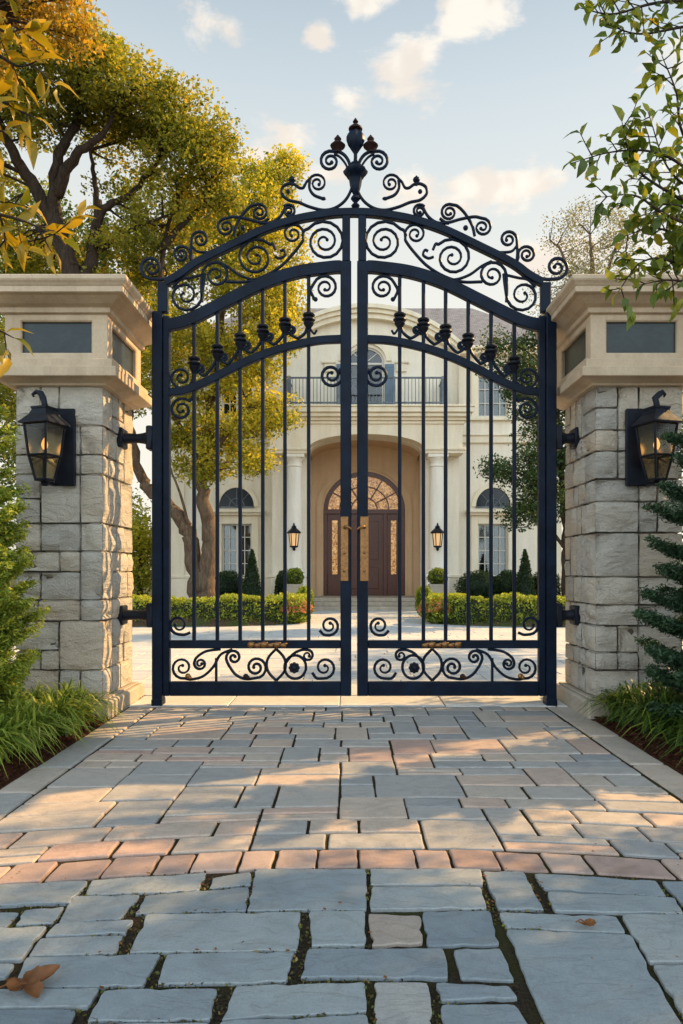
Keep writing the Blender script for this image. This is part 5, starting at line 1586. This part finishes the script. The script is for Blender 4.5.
# windows
def window(cx, z0, z1, hw, fan, curtain, cols, rows):
    y = DW + .12
    mb = MB()
    t = .055
    mb.box(cx - hw, cx - hw + t, y - .03, y + .03, z0, z1, .005); mb.box(cx + hw - t, cx + hw, y - .03, y + .03, z0, z1, .005)
    mb.box(cx - hw + t, cx + hw - t, y - .028, y + .028, z0, z0 + t, .005); mb.box(cx - hw + t, cx + hw - t, y - .028, y + .028, z1 - t, z1, .005)
    for i in range(1, cols): x = cx - hw + 2 * hw * i / cols; w = .035 if i * 2 == cols else .014; mb.box(x - w, x + w, y - .022, y + .02, z0 + t, z1 - t)
    for j in range(1, rows): z_ = z0 + (z1 - z0) * j / rows; mb.box(cx - hw + t, cx + hw - t, y - .018, y + .016, z_ - .014, z_ + .014)
    w = mb.build('window', M['white'], house)
    mb = MB(); mb.box(cx - hw + .01, cx + hw - .01, y + .034, y + .04, z0 + .01, z1 - .01); mb.build('pane', M['win'], w)
    mb = MB()
    n = 24; rowsV = []
    for (xa, xb) in (((cx - hw, cx + hw),) if curtain > .9 else ((cx + hw - 2 * hw * curtain, cx + hw),)):
        v = []; f = []
        for i in range(n + 1):
            x = xa + (xb - xa) * i / n; yy = y + .1 + .03 * math.sin(i * 1.9)
            v += [(x, yy, z0), (x, yy, z1)]
        for i in range(n): f.append((2 * i, 2 * i + 2, 2 * i + 3, 2 * i + 1))
        mb.add(v, f)
    mb.build('curtain', M['curtain'], w, True)
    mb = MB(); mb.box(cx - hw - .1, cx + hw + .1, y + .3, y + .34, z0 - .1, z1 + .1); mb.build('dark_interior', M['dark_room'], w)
    # surround
    mb = MB()
    for s in (-1, 1): mb.box(cx + s * hw, cx + s * (hw + .24), DW - .06, DW - .0015, z0 - .02, z1 + .28, .015)
    mb.box(cx - hw - .002, cx + hw + .002, DW - .058, DW - .0015, z1, z1 + .28, .0)
    if fan:
        mb.box(cx - hw - .36, cx + hw + .36, DW - .18, DW - .0018, z1 + .281, z1 + .36, .012); mb.box(cx - hw - .44, cx + hw + .44, DW - .26, DW - .002, z1 + .36, z1 + .45, .015)
        zf = z1 + .58
        mb.strip_y(arch_curve(cx, .585, zf, .63, 20), arch_curve(cx, .72, zf, .78, 20), DW - .08, DW - .0022)
    else:
        mb.box(cx - hw - .3, cx + hw + .3, DW - .12, DW - .002, z0 - .14, z0 - .02, .012); mb.box(cx - hw - .3, cx + hw + .3, DW - .12, DW - .002, z1 + .281, z1 + .38, .012)
    mb.build('surround', M['trim'], w)
    if fan:
        mb = MB(); c_ = arch_curve(cx, .585, zf, .63, 20)
        mb.add([(p[0], DW - .012, p[1]) for p in c_], [tuple(range(len(c_)))]); mb.build('fan_pane', M['fan_glass'], w)
        mb = MB()
        for k_ in range(1, 4): a = PI * k_ / 4; mb.sweep_flat([(cx, zf), (cx + .58 * math.cos(a), zf + .62 * math.sin(a))], .012, DW - .025, .012)
        mb.sweep_flat([(cx + .25 * math.cos(a), zf + .27 * math.sin(a)) for a in np.linspace(0, PI, 12)], .012, DW - .027, .012)
        mb.box(cx - .585, cx + .585, DW - .05, DW - .0025, zf - .05, zf)
        mb.build('fan_bars', M['grey_metal'], w)
window(HX - WIN, 1.02, 2.8, .5, True, 1.0, 4, 4); window(HX + WIN, 1.02, 2.8, .5, True, .42, 4, 4)
window(HX - WIN, 6.4, 7.8, .5, False, .4, 4, 3); window(HX + WIN, 6.4, 7.8, .5, False, 1.0, 4, 3)

# lanterns on the columns
def column_lantern(px, label):
    d = 21.8; x = WX(px, d); z = WZ(538, d); sc_ = d / FPX
    root = empty('column_lantern', (x, d, z), label, 'lantern', 'lanterns on the porch columns')
    y = d - .02
    zt = z + 13 * sc_ * 1.0; zb = z - 12 * sc_
    mb = MB()
    mb.lathe(x, y, [(.21, z + .14), (.225, z + .16), (.19, z + .21), (.11, z + .28), (.07, z + .32), (.085, z + .34), (.05, z + .38), (.02, z + .41), (.035, z + .43), (.008, z + .47)], 6)
    mb.build('roof', M['iron_dark'], root)
    mb = MB()
    for q in range(6):
        a = q * PI / 3
        mb.tube([(x + .16 * math.cos(a), y + .16 * math.sin(a), z + .15), (x + .11 * math.cos(a), y + .11 * math.sin(a), z - .27)], .014, 5)
    mb.lathe(x, y, [(.02, z - .4), (.05, z - .36), (.04, z - .32), (.13, z - .28), (.13, z - .25), (.1, z - .24)], 6)
    mb.tube([(x, y, z + .3), (x, d + .2, z + .3)], .03, 6); mb.tube([(x, y, z - .3), (x, d + .2, z - .3)], .03, 6)
    mb.build('cage', M['iron_dark'], root)
    mb = MB(); mb.lathe(x, y, [(.1, z - .25), (.145, z + .14)], 6); mb.build('glowing_pane', M['lampglow'], root)
column_lantern(294, 'small black lantern glowing on the porch column nearer the twin-trunked tree')
column_lantern(437.5, 'small black lantern glowing on the porch column farther from the twin-trunked tree')

# ------------------------------------------------------------------ beds beside the drive: mulch, grass, conifers
for s in (-1, 1):
    x0, x1 = (-6.5, -1.99) if s < 0 else (2.07, 6.5)
    def zf(x, y):
        e = min(abs(x - (x1 if s < 0 else x0)) / .35, 1)
        return .06 * e + .025 * mnoise.noise(Vector((x * 3, y * 3, 1.7))) * e + .012 * mnoise.noise(Vector((x * 11, y * 11, 4.7))) * e
    o = sheet('planting_soil', x0, x1, .8, 7.05, -.012, M['mulch'], 90, 120, zf)
    n = 9000
    px_ = RNG.uniform(0, 1, n) ** 1.6 * 1.3; py_ = RNG.uniform(1.5, 6.9, n)
    xx = (x1 - .02 - px_) if s < 0 else (x0 + .02 + px_)
    zz = np.array([zf(a, b) for a, b in zip(xx, py_)])
    V, F, T = quads(np.stack([xx, py_, zz + .004], 1), .038, RNG.uniform(0, 1, n), 0, .45, None, .72)
    o = np_obj('mulch', V, F, M['dry'] if False else M['mulch'], None, T); tag(o, kind='stuff')

def grass_clump(x, y, r, h, n, tint, label, grp):
    root_z = .03
    V = []; T = []
    K = 5
    ang = RNG.uniform(0, 2 * PI, n); lean = RNG.uniform(.15, 1.15, n) ** .8; hh = h * RNG.uniform(.65, 1.15, n)
    base = np.stack([x + RNG.normal(0, r * .16, n), y + RNG.normal(0, r * .16, n)], 1)
    out = np.stack([np.cos(ang), np.sin(ang)], 1); sd = np.stack([-np.sin(ang), np.cos(ang)], 1)
    w0 = RNG.uniform(.006, .0125, n)
    rings = []
    for k_ in range(K + 1):
        t = k_ / K
        o = lean * r * 1.25 * (t ** 1.4)
        z = root_z + hh * (t * 1.25 - (.35 + .75 * lean) * t ** 2.6)
        w = w0 * (1 - t ** 2) + .0006
        c = base + out * o[:, None]
        L = np.concatenate([c - sd * w[:, None], np.maximum(z, .01)[:, None]], 1); R_ = np.concatenate([c + sd * w[:, None], np.maximum(z, .01)[:, None]], 1)
        rings.append((L, R_))
    V = np.stack([q for pr in rings for q in pr], 1)         # n, 2(K+1), 3
    m = 2 * (K + 1)
    F = []
    for k_ in range(K): F.append(np.stack([np.arange(n) * m + 2 * k_, np.arange(n) * m + 2 * k_ + 1, np.arange(n) * m + 2 * k_ + 3, np.arange(n) * m + 2 * k_ + 2], 1))
    F = np.concatenate(F)
    t0 = np.clip(tint + RNG.normal(0, .18, n), 0, 1)
    tt = np.stack([np.clip(t0 + (.25 * (k_ / K) - .2), 0, 1) for k_ in range(K + 1) for _ in (0, 1)], 1).ravel()
    root = empty('grass_clump', (x, y, 0), label, 'grass clump', grp)
    np_obj('blades', V.reshape(-1, 3), F, M['lf_grass'], root, tt, True)
    return root
gl = [(-2.22, 5.62, 'against the plinth of the sunlit pillar'), (-2.5, 5.5, 'second from the plinth along the sunlit bed'), (-2.18, 5.22, 'at the paving edge just before the sunlit plinth'), (-2.5, 5.05, 'between conifer foot and paving on the sunlit side'), (-2.24, 4.78, 'at the edge of the paving, midway along the sunlit bed'), (-2.5, 4.55, 'nearest the camera inside the sunlit bed'), (-2.3, 4.35, 'nearest the camera at the sunlit paving edge'), (-2.78, 5.3, 'tucked under the yellow-green conifer')]
for x, y, w in gl:
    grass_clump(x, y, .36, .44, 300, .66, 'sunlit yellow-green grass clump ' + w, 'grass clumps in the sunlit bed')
gr = [(2.3, 5.66, 'against the plinth of the shaded pillar'), (2.56, 5.5, 'second from the plinth along the shaded bed'), (2.38, 5.3, 'at the paving edge just before the shaded plinth'), (2.62, 5.1, 'between spruce foot and paving on the shaded side'), (2.4, 4.92, 'at the edge of the paving, midway along the shaded bed'), (2.65, 4.72, 'at the picture edge inside the shaded bed'), (2.42, 4.5, 'nearest the camera at the shaded paving edge')]
for x, y, w in gr:
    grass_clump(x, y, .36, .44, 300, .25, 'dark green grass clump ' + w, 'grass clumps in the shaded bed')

def conifer(name, label, x, y, h, r, tiers, mat, tint, leaf, dens, droop, seed):
    rg = random.Random(seed)
    root = empty(name, (x, y, 0), label, 'conifer')
    mb = MB(); mb.tube([(x, y, -.05), (x, y, h * .6), (x, y, h)], [.07, .045, .01], 8)
    P = []; Tn = []
    for k_ in range(tiers):
        u = k_ / (tiers - 1); z0 = .12 + (h - .2) * u
        rr = r * (1 - u) ** .48 * rg.uniform(.85, 1.12) + .06
        nb = max(4, int(9 * (1 - u) + 4))
        a0 = rg.uniform(0, 6)
        for b in range(nb):
            a = a0 + 2 * PI * b / nb + rg.uniform(-.25, .25); L = rr * rg.uniform(.75, 1.1)
            dz = rg.uniform(-.04, .04)
            # main axis of the spray, rising or drooping
            ax = lambda t: np.array((x + math.cos(a) * L * t, y + math.sin(a) * L * t, z0 + dz + L * (droop * t + .25 * t * t)))
            mb.tube([tuple(ax(0)), tuple(ax(.5)), tuple(ax(.95))], [.012, .008, .003], 5)
            nsub = int(12 * L / .5) + 5
            for q in range(nsub):
                t = .25 + .75 * (q + rg.random()) / nsub
                c = ax(t); sgn = rg.choice((-1, 1)); l2 = L * .5 * (1.1 - t * .75) * rg.uniform(.6, 1.1)
                sa = a + sgn * rg.uniform(.5, 1.0)
                m = int(dens * (l2 / .15)) + 4
                tt = RNG.uniform(0, 1, m) 
                pts = c + np.stack([np.cos(sa) * l2 * tt, np.sin(sa) * l2 * tt, l2 * (.22 * tt)], 1) + RNG.normal(0, .016 + .008 * (1 - tt[:, None]), (m, 3))
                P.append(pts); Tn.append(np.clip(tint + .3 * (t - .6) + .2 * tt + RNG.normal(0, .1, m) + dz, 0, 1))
    P = np.concatenate(P); Tn = np.concatenate(Tn)
    V, F, T = quads(P, leaf, Tn, .1, .28, None, .35)
    mb.build('trunk', M['bark_dark'], root, True)
    np_obj('crown', V, F, mat, root, T)
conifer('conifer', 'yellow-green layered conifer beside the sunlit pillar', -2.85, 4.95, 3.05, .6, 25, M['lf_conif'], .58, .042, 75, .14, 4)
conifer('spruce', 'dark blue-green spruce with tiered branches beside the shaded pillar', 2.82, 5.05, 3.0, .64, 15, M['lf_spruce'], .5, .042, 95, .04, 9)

# ------------------------------------------------------------------ near branches
def leaf_blades(base, direc, size, tint, width=.42, droop=.2):
    """pointed, folded leaves: 8 verts each as three quads along the blade"""
    n = len(base)
    d = direc / (np.linalg.norm(direc, axis=1, keepdims=True) + 1e-9)
    up = RNG.normal(size=(n, 3)) * .55 + np.array([0, -.3, .8])
    sd = np.cross(d, up); sd /= np.linalg.norm(sd, axis=1, keepdims=True) + 1e-9
    nr = np.cross(sd, d)
    s = size[:, None]
    st = [(0, .06, 0), (.3, .85, .03), (.62, .8, -.02), (1.0, .03, -.16)]
    rows = []
    for t, w, z in st:
        c = base + d * s * t + nr * s * (z - droop * t * t)
        fold = nr * s * .09 * w
        rows += [c - sd * s * width * .5 * w + fold, c, c + sd * s * width * .5 * w + fold]
    V = np.stack(rows, 1).reshape(-1, 3); F = []
    o = (np.arange(n) * 12)[:, None]
    for k_ in range(3):
        for q in (0, 1):
            F.append(o + np.array([[3 * k_ + q, 3 * k_ + q + 1, 3 * k_ + q + 4, 3 * k_ + q + 3]]))
    return V, np.concatenate(F), np.repeat(tint, 12)

def branch_tree(name, label, base, trunk, twigs, leafmat, leafsize, step, tint, tspread, extra=None, extra_mat=None, width=.42):
    root = empty(name, base, label, 'tree')
    mb = MB()
    for pts, r0, r1 in trunk: limb(mb, pts, r0, r1, 9, .0)
    Bs, Ds = [], []
    for pts in twigs:
        P = np.array(catmull([tuple(p) for p in pts], 8)); n = len(P)
        mb.tube([tuple(p) for p in P], [.011 - .009 * i / (n - 1) for i in range(n)], 5)
        seg = np.linalg.norm(np.diff(P, axis=0), axis=1); L = seg.sum(); cum = np.concatenate([[0], np.cumsum(seg)])
        m = int(L / step)
        for q in range(m):
            u = (q + .5) * L / m
            if u < L * .12: continue
            i = min(np.searchsorted(cum, u) - 1, n - 2); f = (u - cum[i]) / seg[i]
            c = P[i] + (P[i + 1] - P[i]) * f; t = (P[i + 1] - P[i]) / seg[i]
            # short side sprigs with leaves
            for sg in (-1, 1):
                side = np.cross(t, np.array([0, -1.0, .15])) * sg
                dv = t * .55 + side * RNG.uniform(.5, 1.0) + RNG.normal(0, .3, 3)
                dv /= np.linalg.norm(dv)
                if RNG.uniform() < .4:
                    l = RNG.uniform(.06, .16)
                    e = c + dv * l
                    mb.tube([tuple(c), tuple((c + e) / 2 + RNG.normal(0, .005, 3)), tuple(e)], [.004, .003, .002], 4)
                    for h_ in (.35, .6, .85, 1.0):
                        pp = c + dv * l * h_
                        d2 = dv * .6 + RNG.normal(0, .55, 3); Bs.append(pp); Ds.append(d2)
                else:
                    Bs.append(c); Ds.append(dv)
        Bs.append(P[-1]); Ds.append(P[-1] - P[-2])
    Bs, Ds = np.array(Bs), np.array(Ds)
    V, F, T = leaf_blades(Bs, Ds, leafsize * RNG.uniform(.6, 1.25, len(Bs)), np.clip(tint + RNG.normal(0, tspread, len(Bs)), 0, 1), width)
    if extra:
        (V2, F2, T2), cents = crown_from(*extra)
        F = np.concatenate([F, F2 + len(V)]); V = np.concatenate([V, V2]); T = np.concatenate([T, T2])
    mb.build('trunk', M['bark_dark'], root, True)
    np_obj('crown', V, F, leafmat, root, T)
dr = 3.7
w3 = lambda *L: [W(px, py, dr + j) for px, py, j in L]
right_twigs = [w3((760, 240, .3), (690, 172, .1), (652, 152, 0), (612, 152, -.05), (572, 163, -.1)), w3((740, 230, .2), (668, 192, .1), (634, 165, 0), (622, 122, -.1)),
    w3((760, 250, .2), (672, 218, 0), (636, 196, -.1), (602, 197, -.1)), w3((760, 290, .2), (676, 262, .1), (642, 262, 0), (618, 292, 0)),
    w3((740, 200, .2), (686, 140, .1), (676, 92, 0), (662, 56, 0)), w3((760, 0, .3), (664, 2, .1), (614, 14, 0), (580, 8, -.1)), w3((760, 20, .3), (690, 26, .2), (640, 34, .1), (606, 24, 0)),
    w3((760, 270, .3), (690, 240, .2), (654, 228, .1), (625, 236, 0)), w3((760, 190, .3), (700, 190, .2), (668, 168, .1), (648, 112, 0)),
    w3((760, 300, .2), (700, 285, .2), (668, 280, .1), (640, 285, .1)), w3((760, 215, .1), (700, 210, .1), (660, 205, .05), (640, 228, .05)), w3((760, 255, .2), (700, 262, .3), (672, 240, .2), (655, 210, .2))]
hub = W(760, 240, dr + .25); hub2 = W(760, 20, dr + .3)
branch_tree('leafy_tree', 'near leafy tree reaching its green branches over the shaded pillar from outside the picture', (7.2, 5.0, -.05),
    [([(7.0, 5.0, -.1), (6.9, 5.0, 1.5), (6.7, 4.9, 3.2), (6.4, 4.8, 5.4)], .2, .09), ([(6.95, 4.9, 2.6), (5.2, 4.5, 3.3), (3.6, 4.1, 3.3), tuple(hub)], .09, .016), ([(6.8, 4.85, 3.8), (5.0, 4.4, 4.7), (3.5, 4.1, 4.6), tuple(hub2)], .08, .016)],
    right_twigs, M['lf_near'], .076, .05, .5, .22,
    ([((6.2, 5.0, 4.7), (1.2, .55, 1.5), 54), ((6.2, 4.1, 4.7), (1.2, .6, 1.5), 54), ((6.0, 3.2, 4.4), (1.2, .6, 1.4), 30), ((6.4, 6.5, 4.8), (1.2, .8, 1.7), 9), ((6.4, 8.3, 4.6), (1.2, .75, 1.4), 26)], .1, 190, .5, (.28, .5), .2, .7), width=.6)  # unseen outer crown, masses placed to shade and dapple the paving
dl = 2.9
w4 = lambda *L: [W(px, py, dl + j) for px, py, j in L]
left_twigs = [w4((-70, 40, .1), (-10, 52, 0), (18, 66, 0), (40, 60, 0)), w4((-70, 70, .1), (-8, 96, 0), (18, 110, 0), (36, 118, 0)), w4((-70, 200, .1), (-12, 212, 0), (26, 222, 0), (62, 240, 0)),
    w4((-70, 180, .1), (-14, 196, 0), (2, 222, 0), (6, 250, 0)), w4((-70, 20, .1), (-20, 20, 0), (6, 32, 0), (24, 28, 0)), w4((-70, 320, .1), (-20, 322, 0), (-2, 330, 0), (14, 338, 0)), w4((-70, 110, .1), (-30, 120, 0), (-4, 130, 0), (14, 132, 0))]
branch_tree('golden_tree', 'near tree with big yellow autumn leaves, only its twig ends showing', (-4.0, 2.4, -.05),
    [([(-4.0, 2.4, -.1), (-3.9, 2.45, 1.5), (-3.6, 2.6, 2.8), (-3.2, 2.7, 3.9)], .1, .03), ([(-3.7, 2.55, 2.4), (-2.6, 2.85, 2.6), tuple(W(-70, 200, dl + .1))], .035, .012), ([(-3.5, 2.6, 3.0), (-2.5, 2.85, 3.3), tuple(W(-70, 50, dl + .1))], .035, .012)],
    left_twigs, M['lf_yellow'], .105, .075, .45, .22, None, None, .4)

# ------------------------------------------------------------------ fallen leaves on the flagstones
def fallen_leaf(x, y, size, lobes, label, rot, curl):
    mb = MB(); n = 60; K = 5; V = [(x, y, .02)]
    for k_ in range(1, K + 1):
        t = k_ / K
        for i in range(n):
            a = 2 * PI * i / n - PI
            lob = abs(math.cos(lobes * .5 * a)) ** 1.3
            r = size * (.5 + .5 * lob) * (1.2 - .35 * abs(a) / PI) * (1 + .07 * math.sin(13 * a)) * t
            z = .012 + curl * (t ** 2) * (.55 + .45 * math.sin(2 * a + 1.1)) + .1 * size * t * (abs(math.sin(lobes * .5 * a)) - .5)
            V.append((x + r * math.cos(a + rot), y + r * math.sin(a + rot), max(z, .008)))
    F = [(0, i + 1, (i + 1) % n + 1) for i in range(n)]
    for k_ in range(K - 1):
        for i in range(n):
            F.append((1 + k_ * n + i, 1 + (k_ + 1) * n + i, 1 + (k_ + 1) * n + (i + 1) % n, 1 + k_ * n + (i + 1) % n))
    mb.add(V, F, .5)
    for k_ in range(len(mb.t)): mb.t[k_] = .5 + .5 * mnoise.noise(Vector(mb.v[k_]) * 40)
    root = empty('fallen_leaf', (x, y, 0), label, 'leaf')
    mb.build('blade', M['dry'], root, True)
    mb = MB(); d_ = Vector((math.cos(rot + PI), math.sin(rot + PI), 0)); p = Vector((x, y, .02))
    mb.tube([p, p + d_ * size * .7 + Vector((0, 0, .012)), p + d_ * size * 1.3 + Vector((0, 0, .004))], [.003, .0025, .002], 5)
    mb.build('stalk', M['dry'], root)
def G0(px, py): d = CAMH * FPX / (py - HY); return WX(px, d), d
x, y = G0(27, 990); fallen_leaf(x, y, .075, 5, 'large curled brown leaf fallen on the flagstones', .5, .035)
x, y = G0(586, 928); fallen_leaf(x, y, .03, 2, 'small reddish leaf fallen on the big bluestone slab', .2, .012)

lp = JOINT[RNG.choice(len(JOINT), 70, replace=False)] + np.array([0, 0, .012])
lp2 = np.stack([RNG.uniform(-2.0, 2.0, 60), RNG.uniform(2.0, 6.3, 60), np.full(60, .008)], 1)
V, F, T = quads(np.concatenate([lp, lp2]), .022, RNG.uniform(0, 1, 130), 0, .6, None, .0)
V[:, 2] = .006 + (V[:, 2] - V[:, 2].mean()) * .15 + .003
tag(np_obj('leaf_litter', V, F, M['dry'], None, T), kind='stuff')

# ------------------------------------------------------------------ light, sky, camera
SUN_EL, SUN_AZ = math.radians(34), math.radians(24)     # azimuth: degrees behind due right (+X) of the camera
sdir = Vector((math.cos(SUN_EL) * math.cos(SUN_AZ), math.cos(SUN_EL) * math.sin(SUN_AZ), math.sin(SUN_EL)))
sl = bpy.data.lights.new('sun', 'SUN'); sl.energy = 5.0; sl.angle = math.radians(.6); sl.color = (1.75, 1.1, .46)
so = bpy.data.objects.new('sun', sl); COL.objects.link(so)
so.rotation_euler = (-sdir).to_track_quat('-Z', 'Y').to_euler(); so.location = sdir * 40

world = bpy.data.worlds.new('World'); scene.world = world; world.use_nodes = True
nt = world.node_tree; nt.nodes.clear()
N = lambda typ: nt.nodes.new(typ)
sky = N('ShaderNodeTexSky'); sky.sky_type = 'NISHITA'; sky.sun_disc = False
sky.sun_elevation = SUN_EL; sky.sun_rotation = PI / 2 - SUN_AZ
sky.air_density = 1.0; sky.dust_density = 1.6; sky.ozone_density = 1.2; sky.altitude = 50
tc = N('ShaderNodeTexCoord')
def vm(op, a, b=None):
    x = N('ShaderNodeVectorMath'); x.operation = op
    for i, v in enumerate((a, b)):
        if v is None: continue
        if isinstance(v, bpy.types.NodeSocket): nt.links.new(v, x.inputs[i])
        else: x.inputs[i].default_value = v
    return x
def mm(op, a, b=None, c=None):
    x = N('ShaderNodeMath'); x.operation = op
    for i, v in enumerate((a, b, c)):
        if v is None: continue
        if isinstance(v, bpy.types.NodeSocket): nt.links.new(v, x.inputs[i])
        else: x.inputs[i].default_value = v
    return x.outputs[0]
D = tc.outputs['Generated']
dens = None
def cdir(px, py):
    v = Vector(((px - VX) / FPX, 1, (HY - py) / FPX)).normalized(); return v
CL = [(215, 22, 42, 20), (318, 33, 26, 14), (410, 68, 56, 30), (345, 98, 30, 18), (288, 135, 44, 20), (470, 14, 40, 26), (365, 6, 44, 16), (500, 190, 78, 20), (415, 190, 40, 18), (262, 160, 60, 22), (575, 255, 70, 20), (700, 60, 60, 30), (330, 178, 40, 14)]
for (px, py, rx, ry) in CL:
    c = cdir(px, py); k_ = FPX / (1.0)
    L = math.sqrt(1 + ((px - VX) / FPX) ** 2 + ((HY - py) / FPX) ** 2)
    s1 = vm('SUBTRACT', D, tuple(c)).outputs[0]
    s2 = vm('MULTIPLY', s1, (FPX * L / rx, FPX * L / rx, FPX * L / ry)).outputs[0]
    ln = vm('LENGTH', s2).outputs['Value']
    v = mm('SUBTRACT', 1.0, ln)
    dens = v if dens is None else mm('MAXIMUM', dens, v)
nz = N('ShaderNodeTexNoise'); nz.inputs['Scale'].default_value = 14; nz.inputs['Detail'].default_value = 9; nz.inputs['Roughness'].default_value = .62; nz.inputs['Distortion'].default_value = .3
nt.links.new(vm('MULTIPLY', D, (.8, 1, 1.7)).outputs[0], nz.inputs['Vector'])
dn = mm('ADD', mm('MAXIMUM', dens, -1.0), mm('MULTIPLY', mm('SUBTRACT', nz.outputs['Fac'], .5), 3.4))
mask = N('ShaderNodeMapRange'); mask.interpolation_type = 'SMOOTHSTEP'
mask.inputs['From Min'].default_value = .0; mask.inputs['From Max'].default_value = .72
nt.links.new(dn, mask.inputs['Value'])
# haze towards the horizon
sep = N('ShaderNodeSeparateXYZ'); nt.links.new(D, sep.inputs[0])
hz = N('ShaderNodeMapRange'); hz.interpolation_type = 'SMOOTHSTEP'
hz.inputs['From Min'].default_value = .2; hz.inputs['From Max'].default_value = .82; hz.inputs['To Min'].default_value = 1.0; hz.inputs['To Max'].default_value = .05
nt.links.new(sep.outputs['Z'], hz.inputs['Value'])
def mixc(f, a, b):
    x = N('ShaderNodeMix'); x.data_type = 'RGBA'
    for sck, v in ((x.inputs[0], f), (x.inputs[6], a), (x.inputs[7], b)):
        if isinstance(v, bpy.types.NodeSocket): nt.links.new(v, sck)
        elif isinstance(v, (float, int)): sck.default_value = v
        else: sck.default_value = (*v, 1)
    return x.outputs[2]
def mrange(v, a, b, c, d):
    x = N('ShaderNodeMapRange'); x.interpolation_type = 'SMOOTHSTEP'
    for nm, q in (('From Min', a), ('From Max', b), ('To Min', c), ('To Max', d)): x.inputs[nm].default_value = q
    nt.links.new(v, x.inputs['Value']); return x.outputs[0]
SK = .12
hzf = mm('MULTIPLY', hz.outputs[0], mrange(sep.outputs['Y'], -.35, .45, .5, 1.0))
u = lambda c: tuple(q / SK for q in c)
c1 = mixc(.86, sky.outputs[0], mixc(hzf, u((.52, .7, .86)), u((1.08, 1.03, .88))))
# sky darkened overhead, brightened behind the camera to light camera-facing fronts
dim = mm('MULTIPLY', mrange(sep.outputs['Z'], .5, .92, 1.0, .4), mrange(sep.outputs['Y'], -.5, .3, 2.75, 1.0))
sky_gain = vm('SCALE', c1); nt.links.new(dim, sky_gain.inputs['Scale']); c1 = sky_gain.outputs[0]
cm = mm('MULTIPLY', mask.outputs[0], .8)
nz2 = N('ShaderNodeTexNoise'); nz2.inputs['Scale'].default_value = 20; nz2.inputs['Detail'].default_value = 6
nt.links.new(vm('ADD', D, (0, 0, .018)).outputs[0], nz2.inputs['Vector'])
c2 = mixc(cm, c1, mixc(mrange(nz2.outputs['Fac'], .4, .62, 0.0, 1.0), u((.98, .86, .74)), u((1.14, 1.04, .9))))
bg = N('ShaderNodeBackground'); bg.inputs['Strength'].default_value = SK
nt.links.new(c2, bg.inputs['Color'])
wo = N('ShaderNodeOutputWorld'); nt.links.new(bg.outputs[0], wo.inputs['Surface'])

cd = bpy.data.cameras.new('camera'); co = bpy.data.objects.new('camera', cd); COL.objects.link(co)
co.location = (0, 0, CAMH); co.rotation_euler = (PI / 2, 0, 0)
cd.sensor_fit = 'AUTO'; cd.sensor_width = 36; cd.lens = FPX / 1024 * 36
cd.shift_x = (341.5 - VX) / 1024; cd.shift_y = (HY - 512) / 1024
cd.clip_start = .05; cd.clip_end = 3000
scene.camera = co
scene.view_settings.view_transform = 'Standard'; scene.view_settings.look = 'None'
scene.view_settings.exposure = 0; scene.view_settings.gamma = 1
scene.cycles.max_bounces = 8; scene.cycles.transparent_max_bounces = 16
